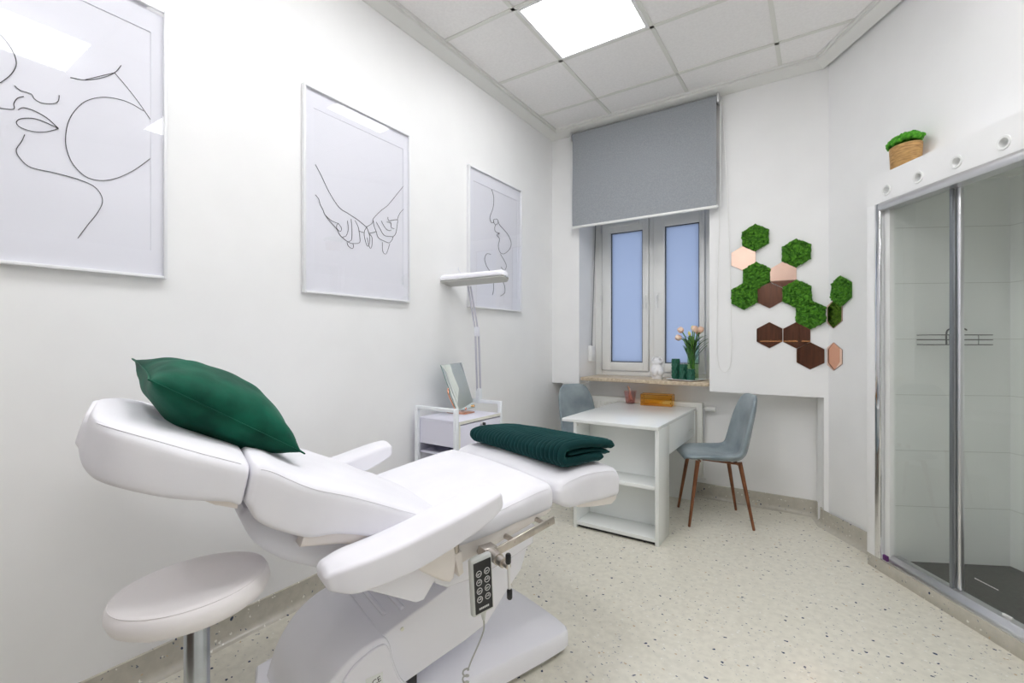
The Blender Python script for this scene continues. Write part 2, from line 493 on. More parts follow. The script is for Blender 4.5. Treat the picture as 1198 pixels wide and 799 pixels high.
# ------------------------------------------------------------------ ceiling lights
def light(x0, x1, y0, y1, label):
    cx, cy = (x0+x1)/2, (y0+y1)/2
    t = thing('ceiling_light', label, 'ceiling light', (cx, cy, ZC-.012), 0, 'square LED panels in the tile ceiling')
    o = (cx, cy, ZC-.012)
    f = MB()
    a, b, c, d = x0+.012, x1-.012, y0+.012, y1-.012
    for q in ((a, a+.02, c, d), (b-.02, b, c, d), (a+.02, b-.02, c, c+.02), (a+.02, b-.02, d-.02, d)):
        f.box(*q, ZC-.009, ZC-.0005)
    obj('frame', f, M['ledframe'], t, o)
    obj('diffuser', MB().box(a+.019, b-.019, c+.019, d-.019, ZC-.006, ZC-.001), M['led'], t, o)


light(gx[0], gx[1], gy[2], gy[1], 'bright square LED panel set in the white tiled ceiling above the bed')
light(gx[0], gx[1], gy[4], gy[3], 'square LED panel mirrored in the top corner of the face line-drawing picture')
light(gx[2], gx[3], gy[5], gy[4], 'square LED panel mirrored as a bright patch across the face line-drawing picture')
light(gx[3], gx[4], gy[3], gy[2], 'square LED panel mirrored as a small chip at the right edge of the face picture')

light(gx[0], gx[1], gy[6], gy[5], 'added unseen LED fill panel behind the viewer on the side of the line drawings')  # added fill panel, evens out the light on the left wall
light(gx[0], gx[1], gy[8], gy[7], 'added unseen LED fill panel furthest behind the viewer, nearest the dark wardrobe')  # added out of view to brighten the stool and lower left wall
light(gx[4], gx[5], gy[7], gy[6], 'added unseen LED fill panel behind the viewer on the side of the shower')  # added out of view as fill for the bed's side faces

# ------------------------------------------------------------------ pictures
DRAW1 = [
 [(0, 95), (15, 110), (35, 140), (45, 175), (30, 205), (0, 228)],
 [(40, 235), (55, 248), (85, 258), (95, 272), (115, 283), (145, 285), (160, 278), (163, 262)],
 [(-40, 290), (0, 297), (37, 300), (38, 285), (48, 270), (65, 265)],
 [(50, 302), (65, 296), (95, 305), (130, 325), (161, 353)],
 [(161, 353), (130, 362), (95, 362), (60, 352), (45, 338), (55, 327), (85, 325), (115, 332), (161, 353)],
 [(68, 370), (60, 388), (45, 412), (55, 435), (85, 460), (150, 475), (215, 493), (262, 515), (282, 550), (268, 585), (240, 620), (214, 655)],
 [(413, 436), (370, 467), (320, 490), (275, 496), (235, 485), (200, 450), (182, 405), (182, 360), (195, 320), (225, 285), (260, 270), (300, 268), (350, 280), (395, 305)],
 [(194, 213), (235, 220), (280, 214), (315, 200), (333, 180)], [(235, 219), (280, 208), (315, 200)],
 [(315, 200), (345, 235), (380, 280), (413, 328)]]
DRAW2 = [
 [(108, 70), (150, 150), (200, 255), (265, 355), (330, 400), (390, 440), (450, 488)],
 [(697, 214), (640, 285), (590, 345), (545, 380), (495, 432), (490, 460), (450, 488)],
 [(108, 273), (130, 300), (140, 335), (160, 375), (172, 405), (215, 445), (262, 465)],
 [(172, 405), (200, 445), (250, 500), (275, 545), (330, 590), (365, 598), (403, 592), (405, 555), (395, 490), (373, 445)],
 [(262, 465), (250, 478), (253, 500), (275, 518), (282, 495), (262, 465)],
 [(322, 447), (328, 500), (315, 545), (290, 555)], [(347, 435), (352, 500), (350, 570), (330, 585)],
 [(320, 590), (328, 615), (355, 632), (363, 615), (358, 598)],
 [(450, 488), (435, 520), (437, 560), (455, 615), (468, 600), (470, 545), (450, 488)],
 [(470, 535), (487, 560), (485, 615), (475, 630), (462, 600), (455, 560)],
 [(398, 515), (430, 525)], [(470, 530), (512, 520)],
 [(495, 445), (500, 480), (515, 520), (530, 560), (575, 585), (605, 592), (625, 555), (570, 545), (540, 500), (515, 455)],
 [(548, 447), (575, 495), (600, 512), (615, 508)],
 [(625, 555), (645, 530), (655, 470), (655, 440), (600, 445), (592, 422)], [(655, 440), (670, 400), (697, 368)],
 [(585, 455), (612, 460), (615, 490), (635, 500)],
 [(555, 590), (557, 645), (570, 667), (585, 660), (605, 600)]]
DRAW3 = [
 [(140, 165), (150, 200), (148, 250), (133, 295), (138, 320), (150, 320), (150, 308), (165, 305), (172, 320), (160, 332), (148, 318)],
 [(158, 332), (155, 350), (160, 365), (178, 372), (165, 380), (178, 398), (172, 430), (180, 460), (200, 467), (225, 445), (232, 415), (215, 375), (180, 335), (170, 315)],
 [(137, 470), (118, 468), (108, 490), (115, 520), (135, 555), (148, 590), (150, 630), (145, 660)],
 [(182, 470), (200, 500), (210, 525), (200, 545), (185, 530)], [(190, 545), (195, 570), (195, 600), (202, 620), (202, 650), (182, 665)], [(205, 595), (190, 600)]]


def picture(y0, y1, z0, z1, draw, org, sc, rad, label, seed, bow):
    xb = WL+.002; xf = WL+.027; xm = WL+.0125
    o = (WL, (y0+y1)/2, z0)
    t = thing('framed_picture', label, 'picture', o, 0, 'framed line drawings on the left wall')
    f = MB(); b = .011
    for q in ((y0, y0+b, z0, z1), (y1-b, y1, z0, z1), (y0+b, y1-b, z0, z0+b), (y0+b, y1-b, z1-b, z1)):
        f.box(xb, xf, *q, .002)
    obj('frame', f, M['frame'], t, o)
    iy0, iy1, iz0, iz1 = y0+.062, y1-.05, z0+.105, z1-.10
    mt = MB()
    for q in ((y0+.008, iy0, z0+.008, z1-.008), (iy1, y1-.008, z0+.008, z1-.008), (iy0, iy1, z0+.008, iz0), (iy0, iy1, iz1, z1-.008)):
        mt.box(xb, xm, *q)
    obj('mat_board', mt, M['matb'], t, o, smooth=False)
    # gently cockled paper sheet
    t2 = bmesh.new(); ny, nz = 24, 32; G = []
    for i in range(ny+1):
        row = []
        for j in range(nz+1):
            y = iy0-.01+(iy1-iy0+.02)*i/ny; z = iz0-.01+(iz1-iz0+.02)*j/nz
            wv = .0016*mnoise.noise(Vector((y*2.2+seed*9, z*7.5, seed)))
            row.append((xm-.0028+wv, y, z))
        G.append(row)
    pr = MB(); pr.loft([r + [(xb+.001, p[1], p[2]) for p in reversed(r)] for r in G])
    obj('print', pr, M['paper'], t, o, ang=60)
    ln = MB()
    for st in draw:
        pts = []
        for (a, c) in smoothpath([(p[0], p[1], 0) for p in st], 5) and [(q.x, q.y) for q in smoothpath([(p[0], p[1], 0) for p in st], 5)]:
            w3 = on_x(org[0]+a/sc, org[1]+c/sc, xm-.001)
            pts.append((xm-.0008, w3.y, w3.z))
        pts = [p for p in pts if iy0-.012 <= p[1] <= iy1+.012]
        if len(pts) > 1: ln.tube(pts, rad, 6)
    obj('line_drawing', ln, M['ink'], t, o)
    gz = []
    for i in range(25):
        f = i/24; z = z0+.006+(z1-z0-.012)*f; x = xf-.0035-bow*(2*f-1)**2
        gz.append([(x, y0+.006, z), (x, y1-.006, z), (x-.0018, y1-.006, z), (x-.0018, y0+.006, z)])
    obj('glazing', MB().loft(gz), M['acryl'], t, o, ang=30)


picture(.062, .778, 1.543, 2.583, DRAW1, (0, 0), 2.35, .0011, 'white framed line drawing of two close faces, the picture nearest the green cushion', 1, .0002)
picture(1.355, 2.070, 1.543, 2.579, DRAW2, (350, 180), 5.707, .0012, 'white framed line drawing of two hands with linked little fingers', 2, .0072)
picture(2.652, 3.368, 1.550, 2.585, DRAW3, (540, 180), 4.0, .0016, 'white framed line drawing of a face in profile behind the work lamp', 3, .003)

# ------------------------------------------------------------------ shower
S0 = .97                                # near end of the alcove, depth
def shf(mb): return mb.xf(RT)


ws = MB()
ws.prism([(2.10, 2.600), (2.71, 2.533), (2.80, 2.533), (2.80, 2.70), (2.10, 2.70)], 2, 0, 2.08)   # side wall seen through the glass
ws.prism([(2.215, 2.589), (2.71, 2.533), (2.80, 2.533), (2.80, 2.69), (2.215, 2.69)], 2, 2.08, 2.235)
ws.box(2.70, 2.80, S0-.1, 2.70, 0, 2.235)
ws.box(2.14, 2.80, S0-.1, S0, 0, 2.235)
ws.box(2.14, 2.80, S0-.1, 2.70, 2.19, 2.235)
ws = shf(ws)
struct('wall_shower', ws, M['tile'], smooth=False)
gr = MB()
for k in range(-3, 4):
    h = 1.313+.308*k
    if h < .1: continue
    gr.prism([(2.13, 2.5952), (2.70, 2.5326), (2.70, 2.545), (2.13, 2.61)], 2, h-.0015, h+.0015); gr.box(2.6985, 2.701, S0, 2.54, h-.0015, h+.0015)
struct('trim_3', shf(gr), M['grout'], smooth=False)
struct('trim_4', shf(MB().box(2.08, 2.20, S0-.15, 2.735, 0, .070, .002)), M['kerbm'])

OSH = (2.14, 1.9, 0)
t = thing('shower_enclosure', 'glass shower cubicle with chrome rails and a white header on the right wall', 'shower', ld(*OSH), YAW)
# white surround: post and header with bored holes
hd = MB()
hd.box(2.08, LATW-.001, 2.675, 2.74, .070, 2.083, .001)
holes = [2.598, 2.395, 2.188, 1.977, 1.766, 1.555]
def holeplate(z0, z1, h0, h1, x0, x1, hs, r):
    t_ = MB(); hc = 2.141
    edges = sorted([z0]+[(a+b)/2 for a, b in zip(hs, hs[1:])]+[z1])
    cells = list(zip(edges, edges[1:])); hsS = sorted(hs)
    n = 32
    for (a, b), c in zip(cells, hsS):
        ring_o = []; ring_i = []
        for k in range(n):
            an = 2*PI*k/n+PI/4; cx, sx_ = math.cos(an), math.sin(an)
            m_ = max(abs(cx), abs(sx_))
            ux, uy = cx/m_, sx_/m_
            ring_o.append((c+(ux*(b-c) if ux > 0 else ux*(c-a)), hc+(uy*(h1-hc) if uy > 0 else uy*(hc-h0))))
            ring_i.append((c+cx*r, hc+sx_*r))
        rings = [[(x1, p[0], p[1]) for p in ring_i], [(x1, p[0], p[1]) for p in ring_o], [(x0, p[0], p[1]) for p in ring_o], [(x0, p[0], p[1]) for p in ring_i]]
        t_.loft(rings, cap=False, loop=True)
    return t_
hp = holeplate(S0-.1, 2.74, 2.083, 2.243, 2.08, LATW-.001, holes, .021)
me_ = bpy.data.meshes.new('x'); hp.bm.to_mesh(me_); hd.bm.from_mesh(me_); hp.bm.free()
obj('surround', hd, M['wall'], t, OSH, ang=30)
for z in holes:
    rg = MB().lathe([(.0205, -.03), (.0205, .0), (.022, .003), (.030, .003), (.031, 0), (.031, -.002), (.029, -.002)], 28)
    rg = MB()
    pr = [(.015, .045), (.016, .012), (.020, -.003), (.029, -.004), (.031, -.001), (.031, .001), (.0215, .002), (.0205, .045)]
    rg.loft([[(2.08+p[1], z+p[0]*math.cos(2*PI*k/28), 2.141+p[0]*math.sin(2*PI*k/28)) for k in range(28)] for p in pr], cap=False, loop=True)
    rg.loft([[(2.08+x, z+.0165*math.cos(2*PI*k/20), 2.141+.0165*math.sin(2*PI*k/20)) for k in range(20)] for x in (.040, .046)])
    obj('vent_ring', rg, M['pvc'], t, OSH)
# chrome frame
cf = MB()
cf.box(2.072, 2.115, 2.634, 2.674, .072, 2.082, .006, 3)
obj('chrome_post', cf, M['chrome'], t, OSH)
cf = MB(); cf.box(2.112, 2.124, 2.614, 2.634, .11, 2.03, .003)
obj('seal_strip', cf, M['glassedge'], t, OSH)
tr = MB().prism([(2.073, 2.082), (2.062, 2.068), (2.060, 2.050), (2.068, 2.036), (2.14, 2.036), (2.14, 2.082)], 1, S0, 2.634)
obj('top_rail', tr, M['satin'], t, OSH, ang=50)
brl = MB().prism([(2.085, .0705), (2.085, .083), (2.100, .094), (2.112, .112), (2.150, .112), (2.155, .0705)], 1, S0, 2.634, .002)
obj('bottom_rail', brl, M['satin'], t, OSH, ang=50)
obj('roller_stop', MB().box(2.062, 2.075, 2.572, 2.604, .087, .117, .003), M['purple'], t, OSH)
gp = thing('fixed_panel', None, None, (0, 0, 0)); gp.parent = t
bpy.data.objects.remove(gp)
fp = obj('fixed_panel', MB().box(2.118, 2.124, 2.25, 2.63, .112, 2.036), M['shglass'], t, OSH, smooth=False)
obj('edge_profile', MB().box(2.114, 2.128, 2.246, 2.262, .112, 2.036, .003), M['profile'], fp, OSH)
dp = obj('sliding_door', MB().box(2.138, 2.144, 1.35, 2.245, .113, 2.036), M['shglass'], t, OSH, smooth=False)
obj('edge_profile', MB().box(2.131, 2.152, 2.222, 2.252, .113, 2.036, .004), M['satin'], dp, OSH)
obj('guide', MB().box(2.126, 2.136, 1.99, 2.03, .110, .124, .003), M['pvc'], dp, OSH)
ml = MB()
for k in range(9): ml.box(2.1375, 2.138, 2.055+.012*k, 2.055+.012*k+.009, .205, .2085)
obj('glass_mark', ml, M['print'], dp, OSH)
fp2 = obj('fixed_panel', MB().box(2.118, 2.124, S0, 1.37, .112, 2.036), M['shglass'], t, OSH, smooth=False)
obj('tray', MB().prism([(2.158, S0+.001), (2.699, S0+.001), (2.699, 2.532), (2.158, 2.591)], 2, 0, .085, .004), M['tray'], t, OSH)

OS = (2.39, 2.56, 1.28)
t = thing('wire_shelf', 'small dark wire shower shelf on the tiled wall behind the glass', 'shower shelf', ld(*OS), YAW)
wsf = MB()
for h in (1.335, 1.309, 1.283):
    wsf.tube([(2.234, 2.578, h), (2.234, 2.48, h), (2.549, 2.48, h), (2.549, 2.547, h)], .0026, 6)
for x in (2.32, 2.375, 2.475): wsf.tube([(x, 2.48, 1.283), (x, 2.48, 1.335)], .0016, 6)
for k in range(12): wsf.tube([(2.24+.027*k, 2.48, 1.283), (2.24+.027*k, 2.577-.003*k, 1.283)], .0014, 5)
obj('rack', wsf, M['wirem'], t, OS)
obj('hook_bar', MB().tube(smoothpath([(2.300, 2.475, 1.285), (2.297, 2.473, 1.33), (2.303, 2.473, 1.358), (2.33, 2.475, 1.368), (2.39, 2.48, 1.370), (2.43, 2.50, 1.362)], 5), .004, 8), M['wirem'], t, OS)
OS = (2.40, 1.90, 1.96)
t = thing('rain_shower', 'flat chrome shower head on an arm at the top right inside the cubicle', 'shower head', ld(*OS), YAW)
obj('head', MB().lathe([(.0, .0), (.095, .0), (.10, .006), (.098, .014), (.03, .022), (.012, .032), (0, .032)], 36, (2.30, 1.90, 1.955)), M['chrome'], t, OS)
obj('arm', MB().tube(smoothpath([(2.30, 1.90, 1.985), (2.30, 1.90, 2.02), (2.33, 1.90, 2.04), (2.45, 1.90, 2.05), (2.70, 1.90, 2.05)], 5), .009, 12), M['chrome'], t, OS)

# potted moss on the shower header
OP = (2.143, 2.545, 2.243)
t = thing('potted_moss', 'cork pot of bright green moss standing on the white shower header', 'potted plant', ld(*OP), YAW)
pt = MB().lathe([(0, 0), (.056, 0), (.058, .003), (.063, .118), (.061, .120), (.058, .118), (.056, .10), (0, .10)], 40, OP, sx=1, sy=1.32)
obj('pot', pt, M['bark'], t, OP)
random.seed(5); ms = MB()
for i in range(190):
    a = random.random()*2*PI; q = math.sqrt(random.random()); rr = .066*q
    hz = .112+.058*math.sqrt(max(0, 1-q*q*.8))+random.uniform(-.006, .010)
    ms.blob((OP[0]-.004+rr*.80*math.cos(a), OP[1]+1.42*rr*math.sin(a), OP[2]+hz), random.uniform(.010, .017), 2, (1, 1, .9), .5, i)
obj('moss', ms, M['moss2'], t, OP, ang=80)

# ------------------------------------------------------------------ hexagons
RH = .100
def hexpts(r, n=6): return [(r*math.sin(2*PI*k/6), r*math.cos(2*PI*k/6)) for k in range(6)]


def moss_mesh(seed):
    """in local coords: x across, y out of the wall towards -y, z up"""
    random.seed(seed); mb = MB()
    mb.prism(hexpts(RH*.98), 1, -.012, 0)
    rr = RH*.97
    for i in range(210):
        while True:
            x, z = random.uniform(-rr, rr), random.uniform(-rr, rr)
            if abs(x) < rr*.866 and abs(z) < rr-abs(x)*.577: break
        mb.blob((x, -.014-random.uniform(0, .012), z), random.uniform(.008, .0135), 1, (1, .8, 1), .6, i)
    for k in range(6):
        a = hexpts(rr)[k]; b = hexpts(rr)[(k+1) % 6]
        for j in range(9):
            f = j/9; mb.blob((a[0]+(b[0]-a[0])*f, -.010-random.uniform(0, .006), a[1]+(b[1]-a[1])*f), random.uniform(.006, .0095), 1, (1, .9, 1), .5, j)
    return mb


def mossy(p, rz, label, seed):
    o = obj('moss_panel', moss_mesh(seed), M['moss'], None, ang=80)
    o.location = p; o.rotation_euler = (0, 0, rz)
    tag(o, label, 'wall panel', 'hexagon panels on the wall')


def mirr(p, rz, label):
    t = thing('hexagon_mirror', label, 'mirror', p, rz, 'hexagon panels on the wall')
    obj('backing', MB().prism(hexpts(RH*.965), 1, -.004, 0), M['mirror_edge'], t)
    obj('mirror_face', MB().prism(hexpts(RH*.96), 1, -.0065, -.004), M['copper_mirror'], t, smooth=False)


YH = WB-.001
mossy((-.414, YH, 2.079), 0, 'topmost green moss hexagon of the cluster on the window wall', 11)
mossy((-.151, YH, 1.937), 0, 'green moss hexagon above the pink mirror, second highest on the window wall', 12)
mossy((-.407, YH, 1.792), 0, 'green moss hexagon between the two pinkish mirrors, above the leftmost moss one', 13)
mossy((-.489, YH, 1.644), 0, 'leftmost and lowest-left green moss hexagon, beside a dark mirror', 14)
mossy((-.148, YH, 1.642), 0, 'green moss hexagon at the centre right of the dark mirror', 15)
mossy((-.064, YH, 1.490), 0, 'lowest green moss hexagon, touching the wall corner', 16)
mirr((-.496, YH, 1.934), 0, 'pink copper hexagon mirror under the topmost moss panel')
mirr((-.233, YH, 1.789), 0, 'copper hexagon mirror half pink, half dark between two moss panels')
mirr((-.321, YH, 1.642), 0, 'dark copper hexagon mirror wedged between moss panels mid cluster')
mirr((-.322, YH, 1.347), 0, 'dark copper hexagon mirror at the lower left of the cluster')
mirr((-.149, YH, 1.345), 0, 'dark copper hexagon mirror under the lowest moss panel')
mirr((-.066, YH, 1.198), 0, 'dark copper hexagon mirror at the bottom, against the wall corner')
RW = YAW-PI/2      # local -y looks towards -lateral
mossy(ld(LATW-.001, 3.125, 1.636), RW, 'green moss hexagon alone on the right-hand wall past the corner', 17)
mirr(ld(LATW-.001, 3.210, 1.487), RW, 'copper hexagon mirror below the moss panel just past the corner')
mirr(ld(LATW-.001, 3.210, 1.197), RW, 'lowest copper hexagon mirror on the wall just past the corner')

# ------------------------------------------------------------------ desk
OD = (-1.2, 3.5, 0)
t = thing('desk', 'white laminate desk with open shelves standing under the window', 'desk', OD)
obj('desktop', MB().box(-1.536, -.860, 2.962, 4.045, .736, .758, .0015), M['desk'], t, OD)
for a, b in ((-1.451, -1.427), (-.880, -.856)):
    obj('side_panel', MB().box(a, b, 2.972, 3.215, 0, .736, .001), M['desk'], t, OD)
obj('back_panel', MB().box(-1.427, -.880, 3.195, 3.213, .03, .736, .0008), M['desk'], t, OD)
for h in (.352, .022):
    obj('shelf', MB().box(-1.427, -.880, 2.978, 3.195, h, h+.024, .001), M['desk'], t, OD)
obj('plinth', MB().box(-1.427, -.880, 3.0, 3.02, .002, .022), M['dark'], t, OD)
obj('apron', MB().box(-.884, -.866, 3.215, 4.0, .530, .736, .001), M['desk'], t, OD)
obj('rear_leg_panel', MB().box(-1.45, -.862, 4.0, 4.022, 0, .736, .001), M['desk'], t, OD)
obj('fixing', MB().tube([(-1.427, 2.99, .715), (-1.4235, 2.99, .715)], .005, 10), M['steel'], t, OD)
for y in (3.84, 3.93): obj('fixing', MB().tube([(-.866, y, .60), (-.863, y, .60)], .004, 10), M['steel'], t, OD)

# pen cup
p = Vector((-1.400, 4.00, .758))
t = thing('pen_cup', 'smoky rose tinted square cup on the desk next to the amber box', 'cup', p, .2)
def sqring(h, w, z): return [(x*w, y*w, z) for x, y in ((-h, -h), (h, -h), (h, h), (-h, h))]
cup = MB()
def sq(w, z, r=.25):
    out = []
    for k in range(24):
        a = 2*PI*k/24; c_, s_ = math.cos(a), math.sin(a)
        e = .35
        out.append((w*math.copysign(abs(c_)**e, c_), w*math.copysign(abs(s_)**e, s_), z))
    return out
cup.loft([sq(.034, 0), sq(.038, .004), sq(.051, .108), sq(.0485, .108), sq(.036, .007), sq(.030, .006)])
obj('body', cup, M['smoky'], t)
for i, (dx, dy, top, r) in enumerate(((-.012, .01, .155, .0065), (.004, -.008, .128, .006), (-.002, .012, .14, .006))):
    a = Vector((.022-.02*i, .005*i, .012)); b = Vector((dx-.010, dy, top))
    pn = thing('pen', ('rose gold pen leaning highest out of the smoky cup', 'lower rose gold pen at the front of the smoky cup', 'rose gold pen at the back of the smoky cup')[i], 'pen', p+a, .2, 'rose gold pens in the cup')
    d = (b-a)
    obj('barrel', MB().tube([(0, 0, 0), d*.1, d*.9, d], [.002, r, r, r*.55], 12), M['pen'], pn)
    obj('clip', MB().tube([d*.72+Vector((0, -r*1.4, 0)), d*.96+Vector((0, -r*1.1, 0))], .0014, 6), M['copper'], pn)

# amber box
p = Vector((-1.165, 4.005, .758)); rz = R(6)
t = thing('tissue_box', 'amber see-through rectangular tissue box on the white desk', 'box', p, rz)
lx, ly, lz, th = .128, .065, .092, .003
bx = MB()
bx.box(-lx, lx, -ly, -ly+th, .003, lz); bx.box(-lx, lx, ly-th, ly, .003, lz)
bx.box(-lx, -lx+th, -ly+th, ly-th, .003, lz); bx.box(lx-th, lx, -ly+th, ly-th, .003, lz)
obj('walls', bx, M['amber'], t, smooth=False)
bt = MB(); bt.box(-lx, lx, -ly, ly, 0, .003); obj('base', bt, M['tissue'], t, smooth=False)
ld_ = MB()
ld_.box(-lx, lx, -ly, -.02, lz, lz+.003); ld_.box(-lx, lx, .02, ly, lz, lz+.003); ld_.box(-lx, -.07, -.02, .02, lz, lz+.003); ld_.box(.07, lx, -.02, .02, lz, lz+.003)
obj('lid', ld_, M['amber'], t, smooth=False)
eg = MB()
for x in (-lx, lx):
    for y in (-ly, ly): eg.box(x-.0018, x+.0018, y-.0018, y+.0018, .002, lz+.002)
for y in (-ly, ly):
    eg.box(-lx, lx, y-.0016, y+.0016, lz-.001, lz+.003); eg.box(-lx, lx, y-.0016, y+.0016, .0, .003)
for x in (-lx, lx):
    eg.box(x-.0016, x+.0016, -ly, ly, lz-.001, lz+.003)
obj('edge', eg, M['amberedge'], t, smooth=False)
for x in (-lx+.012, lx-.012):
    for z in (.028, .062): obj('stud', MB().tube([(x, -ly-.001, z), (x, -ly+.004, z)], .0045, 10), M['amberedge'], t)

# radiator
ORD = (-1.5, 4.10, .17)
t = thing('radiator', 'white panel radiator on the low wall behind the desk', 'radiator', ORD)
rb = MB().box(-2.02, -.828, 4.07, 4.082, .18, .785, .004)
for i in range(38):
    x = -1.995+i*.0305
    rb.box(x, x+.016, 4.063, 4.071, .22, .745, .003)
obj('front_plate', rb, M['radi'], t, ORD)
gl = MB()
for i in range(60): gl.box(-2.00+i*.0195, -1.990+i*.0195, 4.082, 4.135, .783, .788)
gl.box(-2.02, -.828, 4.072, 4.084, .782, .793); gl.box(-2.02, -.828, 4.128, 4.14, .782, .793)
obj('top_grille', gl, M['radi'], t, ORD)
obj('rear_plate', MB().box(-2.02, -.828, 4.128, 4.14, .18, .785, .003), M['radi'], t, ORD)
obj('side_cover', MB().box(-.828, -.818, 4.068, 4.14, .18, .79, .003), M['radi'], t, ORD)
pv = MB().tube([(-.835, 4.105, .745), (-.79, 4.105, .745)], .008, 10)
pv.tube([(-.812, 4.105, .745), (-.812, 4.105, .17), (-.812, 4.15, .15)], .006, 8)
obj('valve_pipe', pv, M['satin'], t, ORD)
vh = MB().lathe([(0, 0), (.012, 0), (.018, .008), (.020, .035), (.022, .04), (.020, .075), (.012, .08), (0, .08)], 20, mtx=Matrix.Translation((-.80, 4.105, .745)) @ Matrix.Rotation(PI/2, 4, 'Y'))
obj('thermostat', vh, M['pvc'], t, ORD)

# ------------------------------------------------------------------ chairs
def make_chair(loc, rz, label):
    t = thing('velvet_chair', label, 'chair', loc, rz, 'blue grey velvet chairs at the desk')
    pr = smoothpath([(.235, 0, .462), (.215, 0, .482), (.15, 0, .482), (.05, 0, .470), (-.06, 0, .462), (-.135, 0, .468), (-.180, 0, .505), (-.203, 0, .58), (-.225, 0, .69), (-.247, 0, .80), (-.262, 0, .885), (-.268, 0, .915)], 4)
    wd = [.150, .190, .212, .222, .222, .212, .203, .198, .195, .182, .140, .085]
    ws_ = [v.x for v in smoothpath([(w_, 0, 0) for w_ in wd], 4)]
    th_ = [.008, .020, .024, .026, .027, .029, .029, .027, .025, .023, .019, .008]
    ts_ = [v.x for v in smoothpath([(w_, 0, 0) for w_ in th_], 4)]
    rings = []
    for i, p in enumerate(pr):
        d = pr[min(i+1, len(pr)-1)]-pr[max(i-1, 0)]; d.normalize()
        nv = Vector((-d.z, 0, d.x))           # towards the sitter
        if nv.z < 0 and nv.x < 0: nv = -nv
        up = Vector((d.z, 0, -d.x)) if d.x < 0 else nv
        f = i/(len(pr)-1)
        curl = .052*math.sin(PI*min(1, max(0, (f-.15)/.85)))**.8 if f > .15 else 0
        ring = []
        n = 24
        for k in range(n):
            a = 2*PI*k/n; c_, s_ = math.cos(a), math.sin(a)
            y = ws_[i]*math.copysign(abs(c_)**.75, c_)
            off = ts_[i]*math.copysign(abs(s_)**.7, s_)
            ring.append(p+Vector((0, y, 0))+up*(off+curl*(y/ws_[i])**2))
        rings.append(ring)
    obj('seat_shell', MB().loft(rings), M['greyvelvet'], t, ang=60)
    fr_ = MB()
    fr_.tube([(.10, -.09, .452), (-.135, -.145, .440)], .008, 10); fr_.tube([(.10, .09, .452), (-.135, .145, .440)], .008, 10)
    fr_.tube([(.13, -.15, .452), (.13, .15, .452)], .008, 10); fr_.tube([(-.125, -.15, .440), (-.125, .15, .440)], .010, 10)
    obj('under_frame', fr_, M['legwood'], t)
    for sx_, tx, fx in ((1, .145, .212), (-1, -.135, -.212)):
        for s_ in (-1, 1):
            obj('leg', MB().tube([(tx, s_*.150, .455), (fx, s_*.196, .006), (fx, s_*.196, 0)], [.0155, .0095, .008], 14), M['legwood'], t)
    return t


fd = Vector((-.886+.487, 3.617-3.75)); rzR = math.atan2(fd.y, fd.x)
ch0 = make_chair((-.662, 3.690, 0), rzR+R(6), 'blue grey velvet chair with brown legs at the open right side of the desk')
dup(ch0, (-1.655, 3.72, 0), R(-27), 'blue grey velvet chair tucked in the corner behind the desk, only its back showing')

# ------------------------------------------------------------------ trolley
TY0, TY1 = 2.085, 2.548; TX0, TX1 = -2.105, -1.770
OTR = (-1.94, 2.315, 0)
t = thing('trolley', 'pale lilac and white trolley cabinet with a lock by the left wall', 'trolley', OTR)
for y in (TY0+.012, TY1-.002):
    q = MB()
    a, b = TX0+.012, TX1-.010
    q.box(a-.012, a+.012, y-.012, y+.012, .07, .905, .003); q.box(b-.012, b+.012, y-.012, y+.012, .07, .905, .003)
    q.box(a+.010, b-.010, y-.0115, y+.0115, .882, .905, .003)
    q.box(a+.010, b-.010, y-.0115, y+.0115, .07, .094, .003)
    for x in (a, b): q.tube([(x, y-.012, .77), (x, y-.015, .77)], .005, 10)
    obj('side_frame', q, M['tubew'], t, OTR)
bx = MB(); yi0, yi1 = TY0+.026, TY1-.016
bx.box(TX0, TX1-.018, yi0, yi0+.016, .672, .810); bx.box(TX0, TX1-.018, yi1-.016, yi1, .610, .810)
bx.box(TX0, TX0+.01, yi0+.016, yi1-.016, .610, .810); bx.box(TX0, TX1-.018, yi0+.016, yi1-.016, .610, .622)
obj('cabinet_box', bx, M['lilac'], t, OTR)
obj('top_board', MB().box(TX0, TX1, yi0, yi1, .810, .828, .001), [M['lilac']], t, OTR)
e_ = MB().box(TX1, TX1+.0015, yi0, yi1, .810, .828)
e_.box(TX1-.017, TX1+.0015, yi0, yi0+.012, .30, .810)
obj('edge_band', e_, M['edge'], t, OTR)
dr = obj('door', MB().box(TX1-.016, TX1+.001, yi0+.014, yi1-.004, .36, .803, .001), M['lilac'], t, OTR)
dl = obj('lock', MB().lathe([(0, 0), (.011, 0), (.011, .010), (.009, .014), (0, .014)], 20, mtx=Matrix.Translation((TX1, 2.325, .789)) @ Matrix.Rotation(PI/2, 4, 'Y')), M['satin'], dr, OTR)
obj('key', MB().box(TX1+.014, TX1+.035, 2.322, 2.328, .780, .798, .002), M['black'], dr, OTR)
for h in (.34, .10):
    obj('shelf', MB().box(TX0, TX1-.02, yi0, yi1, h, h+.016, .001), M['lilac'], t, OTR)
for x in (TX0+.03, TX1-.03):
    for y in (TY0+.03, TY1-.03):
        cs = MB().tube([(x, y-.012, .028), (x, y+.012, .028)], .028, 20); cs.box(x-.010, x+.010, y-.016, y+.016, .045, .075, .003)
        obj('caster', cs, M['dark'], t, OTR)

